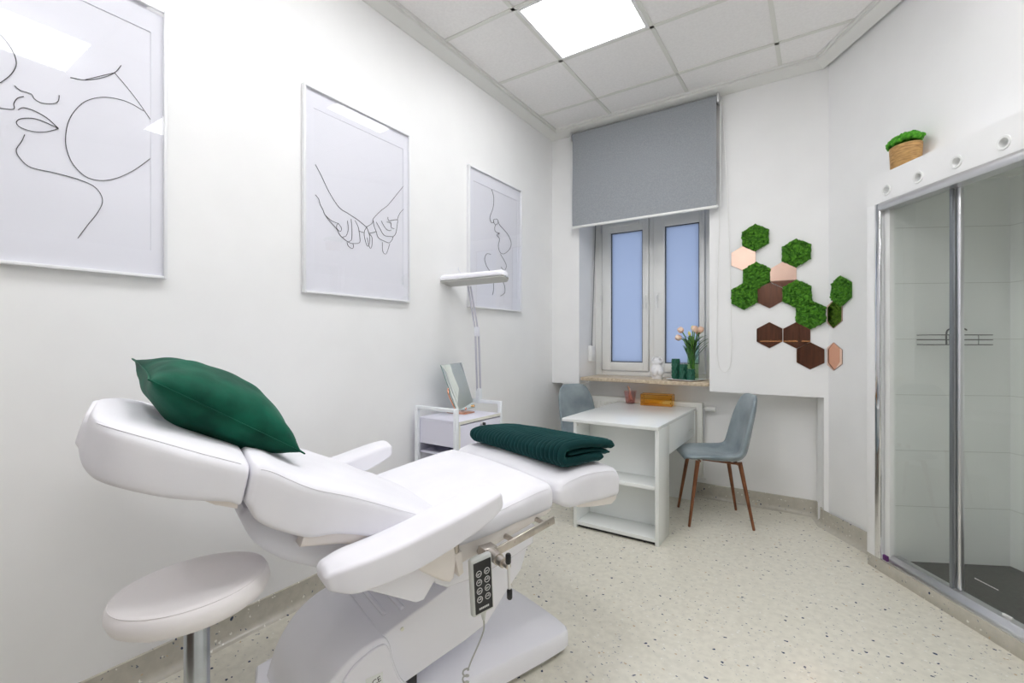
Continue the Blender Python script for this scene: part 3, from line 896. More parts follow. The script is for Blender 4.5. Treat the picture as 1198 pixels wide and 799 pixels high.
# tabletop mirror
xb_ = -1.945; hb = .852
BL = on_x(534.5, 480.5, xb_); BR = on_x(555.6, 476.8, xb_-.004)
TL = on_x(515.8, 427.2, xb_-.075); TR = on_x(539.8, 424.2, xb_-.078)
ce = (BL+BR)/2
OM = (ce.x-.045, ce.y, .828)
t = thing('table_mirror', 'frameless tilted table mirror on a copper foot on the trolley', 'mirror', OM)
nm = (BR-BL).cross(TL-BL).normalized()
if nm.x < 0: nm = -nm
sl_ = MB().loft([[BL, BR, TR, TL], [p-nm*.006 for p in (BL, BR, TR, TL)]])
mo = obj('glass', sl_, M['glassedge'], t, OM, smooth=False)
cen = (BL+BR+TR+TL)/4
q4 = [cen+(p-cen)*.94+nm*.0006 for p in (BL, BR, TR, TL)]
obj('mirror_face', MB().loft([q4, [p-nm*.0004 for p in q4]]), M['mirror'], t, OM, smooth=False)
q5 = [cen+(p-cen)*.995+nm*.0003 for p in (BL, BR, TR, TL)]
obj('bevel_rim', MB().loft([q5, [p-nm*.0002 for p in q5]]), M['mirror'], t, OM, smooth=False)
bs = MB().box(OM[0]-.075, OM[0]+.075, OM[1]-.055, OM[1]+.055, .828, .8365, .003)
obj('foot', bs, M['copper'], t, OM)
mid = (TL+BL)/2*.5+(TR+BR)/2*.5-nm*.006
arcp = smoothpath([(OM[0]-.01, OM[1]-.028, .834), (OM[0]-.055, OM[1]-.028, .90), (OM[0]-.088, OM[1]-.026, .96), (OM[0]-.088, OM[1]-.01, 1.0), (mid.x-.004, mid.y, mid.z+.02)], 5)
obj('support', MB().tube(arcp, .0055, 10), M['copper'], t, OM)
obj('clip', MB().blob(BR+nm*.004+Vector((0, -.02, .014)), .009, 2), M['brass'], t, OM)
obj('clip', MB().blob((BL+BR)/2-nm*.004+Vector((0, 0, .004)), .009, 2), M['copper'], t, OM)

# work lamp
LB = Vector((-1.957, TY1-.002, .905))
t = thing('work_lamp', 'slim white LED work lamp on a jointed arm fixed to the trolley', 'lamp', LB)
zd = 3.2
J0 = at(560.5, 462, zd); J1 = at(558, 388, zd-.03); J2 = at(549, 335, zd-.04)
o = tuple(LB)
obj('clamp', MB().box(LB.x-.017, LB.x+.017, LB.y-.018, LB.y+.018, .878, .922, .004).tube([LB, (LB.x, LB.y, J0.z)], .006, 10), M['tubew'], t, o)
obj('base_joint', MB().box(LB.x-.02, LB.x+.02, LB.y-.014, LB.y+.014, J0.z-.018, J0.z+.045, .006), M['tubew'], t, o)
J0 = Vector((LB.x, LB.y, J0.z))
xo = Vector((cY, sY, 0))*.011
la = MB()
for s_ in (-1, 1): la.tube([J0+xo*s_+Vector((0, 0, .01)), J1+xo*s_], .0065, 10)
obj('lower_arm', la, M['armgrey'], t, o)
obj('elbow', MB().box(-.017, .017, -.012, .012, -.032, .032, .006, mtx=Matrix.Translation(J1) @ RT), M['plastg'], t, o)
ua = MB()
for s_ in (-1, 1): ua.tube([J1+xo*s_*.8, J2+xo*s_*.8], .006, 10)
obj('upper_arm', ua, M['armgrey'], t, o)
HL = at(500.5, 331.5, 3.26); HRr = at(588, 323.5, 3.06)
ax = (HRr-HL); Lh = ax.length; ax.normalize()
sd = Vector((0, 0, 1)).cross(ax).normalized(); up = ax.cross(sd)
rt = Matrix(((ax.x, sd.x, up.x, HL.x), (ax.y, sd.y, up.y, HL.y), (ax.z, sd.z, up.z, HL.z), (0, 0, 0, 1))) @ Matrix.Rotation(R(-12), 4, 'X')
def capsule(h0, h1, w_, inset=0):
    out = []
    for z, k in ((h0, .92), ((h0*.7+h1*.3), 1), ((h0*.35+h1*.65), .98), (h1, .72)):
        r_ = []
        for j in range(13): a = -PI/2+PI*j/12; r_.append((Lh+w_*k*.62*math.cos(a), w_*k*math.sin(a), z))
        for j in range(13): a = PI/2+PI*j/12; r_.append((w_*k*.62*math.cos(a), w_*k*math.sin(a), z))
        out.append(r_)
    return MB().loft(out)
hd_ = obj('lamp_head', capsule(-.010, .032, .058).xf(rt), M['plast'], t, o)
obj('lens', capsule(-.022, -.009, .054).xf(rt), M['lampled'], t, o)
obj('chrome_band', capsule(-.0115, -.0015, .0595).xf(rt), M['chrome'], t, o)
sw = MB().box(Lh*.5-.045, Lh*.5+.03, -.02, .02, .028, .046, .008, mtx=rt)
obj('pivot', sw, M['plast'], t, o)
obj('wire', MB().tube(smoothpath([rt @ Vector((Lh*.5-.02, 0, .04)), rt @ Vector((Lh*.5-.045, 0, .075)), rt @ Vector((Lh*.5-.055, .01, .10))], 5), .002, 6), M['plastg'], t, o)

# ------------------------------------------------------------------ treatment bed   coordinates: u to the foot, v to the wall, h up
BROT = R(71)
bu = Vector((math.cos(BROT), math.sin(BROT), 0)); bv = Vector((-bu.y, bu.x, 0))
def B(u, v, h=0.0): return bu*u+bv*v+Vector((0, 0, h))


VM = 1.638
OBD = (.85, VM, 0)
bed = thing('treatment_bed', 'white padded reclining treatment bed with armrests on a moulded base', 'treatment bed', B(.85, VM), BROT)


def pad(st, r=.035, n_side=3, crown=.010):
    """st: (ut,ht, ub,hb, vn, vf). Rounded-box section, loft along the list; top and bottom lines per station."""
    rings = []
    for (ut, ht, ub, hb, vn, vf) in st:
        T = Vector((ut, 0, ht)); Bm = Vector((ub, 0, hb)); up_ = (T-Bm); H_ = up_.length
        rr = min(r, H_*.45, (vf-vn)*.45)
        f = rr/H_
        ring = []
        def pt(v, s_):  # s_ 0..1 bottom to top
            q = Bm+up_*s_; ring.append((q.x, v, q.z))
        for j in range(5):                                   # near-bottom corner
            a = PI*1.5-PI/2*j/4*1.0
            pt(vn+rr*.5+rr*.5*math.cos(a), f*.5+f*.5*math.sin(a))
        for j in range(6):                                   # near-top corner
            a = PI-PI/2*j/5
            pt(vn+rr+rr*math.cos(a), 1-f+f*math.sin(a))
        for j in range(1, 8):
            k = j/8; pt(vn+rr+(vf-vn-2*rr)*k, 1+crown/H_*math.sin(PI*k))
        for j in range(6):
            a = PI/2-PI/2*j/5
            pt(vf-rr+rr*math.cos(a), 1-f+f*math.sin(a))
        for j in range(5):
            a = -PI/2*j/4
            pt(vf-rr*.5+rr*.5*math.cos(a), f*.5+f*.5*math.sin(a))
        rings.append(ring)
    return rings


def ease(rings, first=True, last=True, amt=.028, steps=3):
    """round the two ends of a loft by pulling extra shrunken rings outwards"""
    def cen(r): return sum((Vector(p) for p in r), Vector())/len(r)
    out = list(rings)
    for end in ((0,) if first else ())+((1,) if last else ()):
        R0 = out[0] if end == 0 else out[-1]; R1 = out[1] if end == 0 else out[-2]
        c0, c1 = cen(R0), cen(R1); d = (c0-c1).normalized()
        # thickness direction of the ring
        add = []
        for k in range(1, steps+1):
            a = PI/2*k/steps
            sh = amt*(1-math.cos(a)); ot = amt*math.sin(a)*.9
            nr = []
            for p in R0:
                q = Vector(p)-c0
                L_ = max(q.length, 1e-6)
                hv = Vector((q.x, 0, q.z)); vl = abs(q.y)
                hl = hv.length
                q2 = Vector((0, math.copysign(max(vl-sh, 0), q.y), 0)) + (hv*max(hl-min(sh, hl*.75), 0)/hl if hl > 1e-6 else hv)
                nr.append(tuple(c0+q2+d*ot))
            add.append(nr)
        out = (list(reversed(add))+out) if end == 0 else out+add
    return out


vn, vf = 1.266, 2.010
def resample(st, k=4):
    cols = list(zip(*st)); n = len(st)
    outc = []
    for c in cols:
        sp_ = smoothpath([(x, 0, 0) for x in c], k); outc.append([v.x for v in sp_])
    return list(zip(*outc))


def cushion_pad(name, st, m, r, crown, amt, first=True, last=True, wr=.0, seed=0):
    rings = ease(pad(resample(st), r, crown=crown), first, last, amt)
    if wr:
        rings = [[(p[0]+wr*.5*mnoise.noise(Vector((p[0]*9, p[1]*9, p[2]*9+seed))), p[1]+wr*mnoise.noise(Vector((p[0]*6+5, p[1]*6, p[2]*14+seed))), p[2]+wr*mnoise.noise(Vector((p[0]*8, p[1]*5+9, seed+p[2]*3)))) for p in r_] for r_ in rings]
    return obj(name, MB().loft(rings), m, bed, OBD, ang=70, sub=1), rings


def seam(rings, idx, rad, parent, lo=0, hi=None, lift=.0):
    pts = [rings[i][idx] for i in range(lo, hi or len(rings))]
    obj('seam', MB().tube([(p[0], p[1]-lift, p[2]) for p in pts], rad, 6), M['cloth'], parent, OBD)


head, hr = cushion_pad('headrest', [(-.120, 1.128, -.141, 1.048, 1.50, 1.78), (-.113, 1.129, -.134, 1.034, 1.435, 1.845), (-.098, 1.127, -.118, 1.018, 1.37, 1.91), (-.072, 1.120, -.093, 1.002, 1.316, 1.962), (-.028, 1.102, -.048, .981, 1.285, 1.991), (.02, 1.080, .02, .953, 1.275, 2.0), (.09, 1.048, .085, .935, 1.275, 2.0), (.150, 1.020, .140, .920, 1.278, 1.998), (.182, 1.003, .160, .906, 1.285, 1.99)], M['cloth'], .03, .014, .012, wr=.004, seed=1)
seam(hr, 8, .0014, head, 11, len(hr)-5)
hb_ = MB().loft(pad([(.06, .965, .06, .945, 1.33, 1.95), (.12, .945, .115, .915, 1.295, 1.98), (.165, .935, .160, .897, 1.292, 1.984)], .015, crown=0))
obj('headrest_base', hb_, M['vinyl'], bed, OBD, ang=50)
fo = MB().lathe([(0, 0), (.030, 0), (.055, .001), (.062, .004), (.055, .007), (.03, .008), (0, .008)], 32, sx=.85, sy=1.3, mtx=Matrix.Translation((.008, 1.60, 1.090)) @ Matrix.Rotation(R(25), 4, 'Y'))
obj('face_opening_shade', fo, M['plastg'], head, OBD)  # closed grey disc, the hole's shade is put into its colour

back, br_ = cushion_pad('backrest', [(.208, 1.000, .186, .892, 1.275, 2.0), (.235, .990, .200, .862, 1.268, 2.008), (.28, .962, .245, .828, vn, vf), (.34, .930, .315, .797, vn, vf), (.43, .893, .385, .790, vn, vf), (.52, .850, .475, .757, vn, vf), (.62, .800, .57, .700, vn, vf), (.70, .757, .66, .655, vn, vf), (.765, .725, .735, .625, vn, vf)], M['cloth'], .032, .012, .018, wr=.006, seed=4)
seam(br_, 7, .0014, back, 4, len(br_)-5)
bk2 = MB().loft(pad([(.31, .80, .30, .770, 1.285, 1.99), (.42, .795, .405, .752, 1.28, 1.996), (.52, .76, .50, .718, 1.28, 1.996), (.62, .71, .60, .655, 1.28, 1.996), (.72, .655, .70, .605, 1.28, 1.996)], .02, crown=0))
obj('backrest_base', bk2, M['vinyl'], bed, OBD, ang=50)
# moulded white shell under the back, its shade put into the grey colour
sh = MB().loft(ease(pad(resample([(.205, .865, .176, .845, 1.36, 1.915), (.25, .835, .205, .787, 1.335, 1.94), (.33, .80, .27, .726, 1.33, 1.946), (.42, .785, .35, .680, 1.33, 1.946), (.52, .735, .45, .622, 1.33, 1.946), (.62, .675, .55, .575, 1.33, 1.946), (.72, .62, .68, .535, 1.34, 1.936)]), .05, crown=0), True, False, .02))
obj('back_shell', sh, M['plastg'], bed, OBD, ang=40)

seat, sr_ = cushion_pad('seat', [(.735, .712, .73, .648, vn, vf), (.80, .722, .79, .650, vn, vf), (.90, .742, .90, .658, vn, vf), (1.00, .760, 1.00, .668, vn, vf), (1.09, .774, 1.09, .676, vn, vf), (1.155, .778, 1.15, .682, vn, vf)], M['cloth'], .040, .010, .022, wr=.004, seed=7)
seam(sr_, 7, .0013, seat, 4, len(sr_)-4)
sb_ = MB().prism([(.715, .662), (.705, .596), (.73, .586), (.90, .616), (1.04, .645), (1.14, .668), (1.165, .682), (1.15, .700), (.95, .680)], 1, 1.274, 2.002, .008, 3)
obj('seat_base', sb_, M['vinyl'], bed, OBD, ang=40)

legp, lr_ = cushion_pad('leg_rest', [(1.212, .777, 1.208, .690, vn, vf), (1.25, .790, 1.25, .668, vn, vf), (1.31, .796, 1.31, .664, vn, vf), (1.40, .796, 1.40, .662, vn, vf), (1.48, .790, 1.47, .660, vn, vf), (1.535, .772, 1.525, .655, 1.272, 2.004)], M['cloth'], .045, .012, .026, wr=.004, seed=9)
seam(lr_, 7, .0014, legp, 4, len(lr_)-4)
lb_ = MB().loft(pad([(1.30, .672, 1.32, .652, 1.285, 1.99), (1.40, .672, 1.40, .640, 1.28, 1.996), (1.50, .668, 1.50, .628, 1.28, 1.996), (1.548, .662, 1.535, .634, 1.29, 1.986)], .012, crown=0))
obj('leg_rest_base', lb_, M['vinyl'], bed, OBD, ang=50)

arm_st = [(.345, .742, .350, .692, 1.155, 1.262), (.39, .752, .39, .680, 1.140, 1.272), (.46, .760, .46, .680, 1.138, 1.276), (.56, .776, .565, .692, 1.138, 1.278), (.68, .802, .69, .725, 1.140, 1.280), (.78, .824, .79, .757, 1.144, 1.280), (.84, .836, .845, .783, 1.154, 1.276)]
for mir_ in (False, True):
    st = arm_st if not mir_ else [(a, b, c, d, 2*VM-f_, 2*VM-e) for a, b, c, d, e, f_ in arm_st]
    ar, arr = cushion_pad('armrest', st, M['cloth'], .013, .008, .022, wr=.003, seed=12)
    k = 1 if not mir_ else -1
    def V_(v): return v if not mir_ else 2*VM-v
    br = MB()
    pts = [(.467, .640), (.60, .655), (.66, .625), (.672, .598), (.615, .548), (.600, .550)]
    v0_, v1_ = sorted((V_(1.235), V_(1.255)))
    br.prism([(.440, .640), (.62, .672), (.672, .606), (.625, .548), (.600, .548)], 1, v0_, v1_, .004)
    obj('bracket_plate', br, M['plast'], ar, OBD, ang=40)
    v0_, v1_ = sorted((V_(1.20), V_(1.262)))
    br = MB().prism([(.56, .69), (.62, .715), (.70, .735), (.715, .66), (.708, .60), (.695, .590), (.67, .60), (.60, .65)], 1, v0_, v1_, .010, 3)
    obj('arm_support', br, M['vinyl'], ar, OBD, ang=40)
    pn = MB().tube([(.724, V_(1.225), .655), (.724, V_(1.225), .690)], .012, 14)
    pn.tube([(.724, V_(1.225), .690), (.724, V_(1.225), .703)], .008, 12)
    obj('hinge_pin', pn, M['steel'], ar, OBD)
    v0_, v1_ = sorted((V_(1.21), V_(1.262)))
    obj('hinge_block', MB().prism([(.712, .662), (.738, .668), (.746, .60), (.730, .592)], 1, v0_, v1_, .005), M['vinyl'], ar, OBD)

# seat underside shell and lifting arm
us = MB().prism([(.66, .60), (.70, .555), (.735, .505), (.775, .480), (.90, .478), (1.04, .50), (1.15, .53), (1.158, .60), (1.10, .64), (.90, .612), (.72, .58)], 1, 1.36, 1.91, .014, 3)
obj('seat_shell', us, M['plast'], bed, OBD, ang=40)
bm_pts = [(.575, .372), (.80, .443), (.90, .50), (1.06, .56), (1.155, .55), (1.168, .493), (1.135, .412), (1.067, .353), (.975, .262), (.88, .235), (.64, .185), (.56, .17)]
la_ = obj('lift_arm', MB().prism(bm_pts, 1, 1.42, 1.85, .006, 3), M['plast'], bed, OBD, ang=40)
rb_ = MB()
for i, u0 in enumerate((.615, .665, .72, .775)):
    hh = .372+(u0-.575)*.3155
    rb_.box(u0-.008, u0+.008, 1.50 if i != 1 else 1.47, 1.82, hh-.006, hh+.009, .006, 3)
obj('rib', rb_, M['plast'], la_, OBD)
for u0, h0 in ((.64, .368), (.93, .462)): obj('screw_cap', MB().tube([(u0, 1.4205, h0), (u0, 1.417, h0)], .006, 14), M['edge'], la_, OBD)
LX, LZ = .543, .259
cov = smoothpath([(.30, 0, .03), (.318, 0, .13), (.350, 0, .225), (.40, 0, .300), (.46, 0, .348), (.52, 0, .372), (.57, 0, .374), (.592, 0, .345), (.604, 0, .29), (.628, 0, .225), (.665, 0, .175), (.71, 0, .145), (.75, 0, .125), (.75, 0, .03)], 5)
cv = obj('motor_cover', MB().prism([(p.x, p.z) for p in cov], 1, 1.40, 1.835, .008, 3), M['plast'], bed, OBD, ang=40)
lip = [(q.x, q.z) for q in smoothpath([(.405, 0, .03), (.412, 0, .18), (.429, 0, .270), (.467, 0, .324), (.520, 0, .352), (.566, 0, .360), (.585, 0, .338), (.596, 0, .29), (.620, 0, .226), (.655, 0, .178), (.70, 0, .15), (.70, 0, .03)], 5)]
obj('end_cap', MB().prism(lip, 1, 1.391, 1.402, .005, 3), M['plast'], cv, OBD, ang=30)
lbx = MB().box(LX-.034, LX+.020, 1.3895, 1.3912, LZ-.016, LZ+.020)
obj('label_plate', lbx, M['label'], cv, OBD)


def text_mesh(s, size, ext=.0004):
    cu = bpy.data.curves.new('txt', 'FONT'); cu.body = s; cu.size = size; cu.extrude = ext; cu.align_x = 'CENTER'; cu.align_y = 'CENTER'
    ob = bpy.data.objects.new('txt', cu); C.objects.link(ob)
    me = bpy.data.meshes.new_from_object(ob.evaluated_get(bpy.context.evaluated_depsgraph_get()))
    bpy.data.objects.remove(ob); bpy.data.curves.remove(cu)
    mb = MB(); mb.bm.from_mesh(me); bpy.data.meshes.remove(me)
    return mb


tm = text_mesh('CE', .024).xf(Matrix.Translation((LX, 1.3893, LZ)) @ Matrix.Rotation(R(14), 4, 'Y').inverted() @ Matrix.Rotation(PI/2, 4, 'X'))
tm.box(LX-.030, LX-.026, 1.3890, 1.3896, LZ-.012, LZ-.006); tm.box(LX-.023, LX-.019, 1.3890, 1.3896, LZ-.010, LZ-.004)
obj('label_print', tm, M['black'], cv, OBD)
# floor plate
pl_ = MB()
def plate_ring(h, ins):
    base = [(.30, 1.36), (.62, 1.36), (.80, 1.392), (1.33, 1.392), (1.385, 1.405), (1.405, 1.45), (1.405, 1.83), (1.385, 1.872), (1.33, 1.884), (.80, 1.884), (.62, 1.95), (.30, 1.95), (.275, 1.92), (.275, 1.39)]
    cx_, cv_ = .85, VM
    out = []
    for a, b in base:
        out.append((a+(cx_-a)*ins, b+(cv_-b)*ins*1.4, h(a) if callable(h) else h))
    return out
pl_.loft([plate_ring(.012, .02), plate_ring(.018, 0), plate_ring(lambda u: .088+.0*u if u > 1.2 else .105, .0), plate_ring(lambda u: .097 if u > 1.2 else .118, .012), plate_ring(lambda u: .100 if u > 1.2 else .124, .05), plate_ring(lambda u: .110 if u > 1.2 else .150, .22), plate_ring(lambda u: .112 if u > 1.2 else .155, .5)])
obj('base', pl_, M['plast'], bed, OBD, ang=35, sub=1)
ft = MB()
for u in (.36, 1.33):
    for v in (1.45, 1.83): ft.lathe([(0, 0), (.022, 0), (.024, .003), (.024, .02), (0, .02)], 20, (u, v, 0))
obj('foot', ft, M['dark'], bed, OBD)
ct = MB().box(.60, .70, 1.43, 1.80, .13, .20, .006)
obj('mechanism', ct, M['dark'], bed, OBD)

# steel side rail and clamp
rl = MB()
sl_m = Matrix.Translation((.97, 1.222, .642)) @ Matrix.Rotation(R(-10.3), 4, 'Y')
rl.box(-.16, .158, -.004, .004, -.0135, .0135, .002, mtx=sl_m)
for u in (-.13, -.02, .12): rl.tube([sl_m @ Vector((u, 0, .0)), sl_m @ Vector((u, .06, 0))], .009, 12)
for u in (-.02, .13): rl.tube([sl_m @ Vector((u, -.003, 0)), sl_m @ Vector((u, -.0065, 0))], .0055, 12)
rail = obj('side_rail', rl, M['steel'], bed, OBD)
cl = MB().box(.818, .868, 1.205, 1.245, .612, .652, .004, mtx=None)
cl.tube([(.843, 1.21, .634), (.843, 1.165, .630)], .0185, 20); cl.tube([(.843, 1.168, .630), (.843, 1.14, .628)], .015, 20)
cl.tube([(.843, 1.142, .628), (.843, 1.115, .627)], .009, 14)
clm = obj('rail_clamp', cl, M['steel'], bed, OBD)
obj('clamp_lever', MB().tube([(.843, 1.117, .652), (.848, 1.117, .545)], .0048, 12), M['satin'], clm, OBD)
for h, u in ((.650, .843), (.543, .848)):
    obj('lever_knob', MB().lathe([(0, -.016), (.006, -.0155), (.0085, -.011), (.0085, .011), (.006, .0155), (0, .016)], 16, (u, 1.117, h)), M['black'], clm, OBD)
obj('rail_end', MB().tube([(.785, 1.222, .606), (.80, 1.222, .609)], .012, 14), M['dark'], rail, OBD)

# remote control hanging on the rail
OR = (.792, 1.190, .475)
rm = thing('remote_control', 'black and grey remote control hanging from the steel bed rail on a coiled cord', 'remote control', B(*OR[:2], OR[2]), BROT)
rmm = Matrix.Translation((.790, 1.183, .564)) @ Matrix.Rotation(R(-4.5), 4, 'Y') @ Matrix.Rotation(R(2), 4, 'X')
obj('body', MB().box(-.0385, .0385, -.010, .012, -.090, .090, .008, 3, mtx=rmm), M['greyp'], rm, OR)
obj('face_panel', MB().prism([(-.031+.004*(1-math.cos(a))*0+x, z) for a, x, z in ((0, 0, -.080), (0, .062, -.080), (0, .062, .078), (0, 0, .078))], 1, -.0115, -.009, mtx=rmm), M['black'], rm, OR, smooth=False)
for i in range(4):
    for j in (-1, 1):
        bt = MB(); cx, cz = j*.0145+.002*(1.5-i)*0, .042-.0265*i
        bt.loft([[(cx+q*math.cos(2*PI*k/24), y, cz+q*math.sin(2*PI*k/24)) for k in range(24)] for q, y in ((.0100, -.0115), (.0100, -.0128), (.0080, -.0128), (.0080, -.0115))], cap=False, loop=True)
        bt.box(cx-.005, cx+.005, -.0125, -.0115, cz-.001, cz+.0012); bt.box(cx-.005, cx-.001, -.0125, -.0115, cz-.004, cz-.002) if (i+j) % 2 else bt.box(cx+.001, cx+.005, -.0125, -.0115, cz+.003, cz+.0045)
        obj('button', bt.xf(rmm), M['print'], rm, OR)
lg = MB()
for k in range(6): lg.box(-.018+.006*k, -.0132+.006*k, -.0121, -.0115, -.070, -.064)
obj('marking', lg.xf(rmm), M['print'], rm, OR)
obj('strain_relief', MB().tube([rmm @ Vector((.002, 0, -.088)), rmm @ Vector((.003, 0, -.115))], [.0095, .0045], 14), M['greyp'], rm, OR)
pp = smoothpath([rmm @ Vector((.003, 0, -.112)), (.803, 1.188, .42), (.790, 1.192, .384), (.765, 1.198, .335), (.753, 1.20, .309)], 6)
coil = list(pp)
for k in range(1, 140):
    a = k*.62; zz = .309-k*.0019
    coil.append(Vector((.752-.006*k/140+.009*math.sin(a), 1.205+.009*(1-math.cos(a))-.004, zz)))
obj('cable', MB().tube(coil, .0026, 6), M['cordg'], rm, OR)

# ------------------------------------------------------------------ cushion
def pil():
    n = 28; top = []; L_, W_, T_ = .215, .225, .098
    t_ = bmesh.new()
    def P_(i, j, s_):
        x, y = -1+2*i/n, -1+2*j/n
        e = max(0, (1-x*x))*max(0, (1-y*y))
        hgt = T_*e**.60*(1.0+.14*mnoise.noise(Vector((x*1.7, y*1.7, s_*3.0))))
        pin = 1-.075*(1-abs(x)**2)*abs(y)**6
        pin2 = 1-.075*(1-abs(y)**2)*abs(x)**6
        wv = .006*mnoise.noise(Vector((x*4, y*2.5, 7+s_)))*e**.3
        wr_ = .005*math.sin(9*(x-y)+4*mnoise.noise(Vector((x*2, y*2, s_))))*e**.25*(abs(x)**2)
        return Vector((x*L_*pin2, y*W_*pin, s_*(hgt)+wv+wr_))
    A = [[t_.verts.new(P_(i, j, 1)) for j in range(n+1)] for i in range(n+1)]
    Bv = [[t_.verts.new(P_(i, j, -1)) for j in range(n+1)] for i in range(n+1)]
    for i in range(n):
        for j in range(n):
            t_.faces.new((A[i][j], A[i+1][j], A[i+1][j+1], A[i][j+1]))
            t_.faces.new((Bv[i][j], Bv[i][j+1], Bv[i+1][j+1], Bv[i+1][j]))
    bmesh.ops.remove_doubles(t_, verts=t_.verts[:], dist=.0004)
    mb = MB(); mb._merge(t_)
    edge = [P_(i, 0, 1) for i in range(n+1)]+[P_(n, j, 1) for j in range(1, n+1)]+[P_(i, n, 1) for i in range(n-1, -1, -1)]+[P_(0, j, 1) for j in range(n-1, 0, -1)]
    return mb, edge


pm = Matrix.Translation((.148, 1.632, 1.112)) @ Matrix.Rotation(R(33.5), 4, 'Y') @ Matrix.Rotation(R(1), 4, 'X') @ Matrix.Rotation(R(7), 4, 'Z')
OC = (.15, 1.63, 1.03)
cu = thing('cushion', 'dark green velvet cushion leaning on the bed headrest', 'cushion', B(*OC), BROT)
mb, edge = pil()
obj('cover', mb.xf(pm), M['velvet'], cu, OC, ang=80, sub=1)
obj('piping', MB().tube([pm @ e for e in edge], .0022, 6, loop=True), M['velvet'], cu, OC)

# ------------------------------------------------------------------ folded blanket
random.seed(3)
OBK = (1.40, 1.65, .80)
bk = thing('blanket', 'folded dark teal ribbed blanket lying across the foot of the bed', 'blanket', B(*OBK), BROT)


def layer(cpath, thick, v0, v1, pitch, amp, endround=.02, seed=0):
    cp = smoothpath([(a, 0, b) for a, b in cpath], 7)
    m_ = len(cp)
    n = int((v1-v0)/pitch*14)
    rings = []
    for i in range(n+1):
        v = v0+(v1-v0)*i/n
        e = min(1, (v-v0)/endround, (v1-v)/endround); e = math.sqrt(max(.02, 1-(1-e)**2))
        q_ = 2*((v/pitch) % 1)-1; rb = amp*(math.sqrt(max(0, 1-q_*q_))-.7)
        sag = .006*mnoise.noise(Vector((v*5, seed, 0)))
        o_, i_ = [], []
        for k, p in enumerate(cp):
            d = cp[min(k+1, m_-1)]-cp[max(k-1, 0)]; d.normalize()
            nn = Vector((-d.z, 0, d.x))
            ef = min(1, (min(k, m_-1-k)+.6)/3)
            hw = thick/2*e*math.sqrt(max(.1, 1-(1-ef)**2))+rb*e
            wob = Vector((.004*mnoise.noise(Vector((v*8, k*.3, seed))), 0, sag+.003*mnoise.noise(Vector((v*9, k*.35, seed+4)))))
            o_.append(p+nn*hw+Vector((0, v, 0))+wob); i_.append(p-nn*hw+Vector((0, v, 0))+wob)
        fl = 1-.26*(v-1.30)/.65
        rings.append([Vector((p.x, p.y, .806+(p.z-.806)*fl)) for p in o_+i_[::-1]])
    return MB().loft(rings)


c_low = [(1.475, .824), (1.40, .828), (1.32, .826), (1.268, .832), (1.247, .856), (1.262, .884), (1.32, .892), (1.40, .888), (1.48, .878), (1.545, .862)]
obj('outer_fold', layer(c_low, .034, 1.300, 1.955, .0245, .0150, .03, 1), M['plush'], bk, OBK, ang=80)
c_mid = [(1.53, .833), (1.44, .8535), (1.36, .858), (1.29, .858)]
obj('inner_fold', layer(c_mid, .020, 1.315, 1.94, .0245, .007, .02, 2), M['plush'], bk, OBK, ang=80)

# ------------------------------------------------------------------ stool
sp_ = at(222.5, 700, 1.20)
gp_ = at(230.5, 799, 1.20)
ctr = Vector((gp_.x, gp_.y, 0))
t = thing('stool', 'round white padded stool on a steel gas column beside the bed head', 'stool', ctr)
hs = .668
st_prof = [(0, -.050), (.155, -.050), (.185, -.046), (.203, -.034), (.211, -.014), (.208, .006), (.199, .018), (.192, .022), (.180, .023), (.14, .016), (.09, .009), (.04, .006), (0, .005)]
sm = MB().lathe([(a*.835, b*.9) for a, b in st_prof], 64)
tilt = Matrix.Rotation(R(4), 4, Vector((sY, -cY, 0)).normalized())
sx_off = Vector((sp_.x-gp_.x, sp_.y-gp_.y, 0))*.6
seat_m = Matrix.Translation(Vector((0, 0, hs))+sx_off) @ tilt
so_ = obj('seat', sm.xf(seat_m), M['seatw'], t, ang=60)
so_pts = [seat_m @ Vector((.1672*math.cos(2*PI*k/64), .1672*math.sin(2*PI*k/64), .0160)) for k in range(64)]
obj('piping', MB().tube(so_pts, .0013, 6, loop=True), M['seatw'], so_)
obj('collar', MB().lathe([(0, 0), (.027, 0), (.030, .01), (.031, .05), (0, .05)], 28, (0, 0, hs-.098)), M['black'], t)
obj('column', MB().lathe([(0, .09), (.0285, .09), (.0285, hs-.075), (.026, hs-.07), (0, hs-.07)], 32), M['zinc'], t)
bs_ = MB().lathe([(0, .08), (.05, .08), (.05, .12), (.03, .13), (0, .13)], 24)
obj('hub', bs_, M['chrome'], t)
for k in range(5):
    a = R(71+36)+2*PI*k/5; d = Vector((math.cos(a), math.sin(a), 0))
    lg_ = obj('leg', MB().tube([d*.03+Vector((0, 0, .10)), d*.12+Vector((0, 0, .09)), d*.19+Vector((0, 0, .065))], [.018, .015, .012], 12), M['chrome'], t)
    pq = Vector((-d.y, d.x, 0))
    obj('caster', MB().tube([d*.19-pq*.014+Vector((0, 0, .026)), d*.19+pq*.014+Vector((0, 0, .026))], .026, 18).tube([d*.19+Vector((0, 0, .03)), d*.19+Vector((0, 0, .07))], .006, 8), M['dark'], lg_)

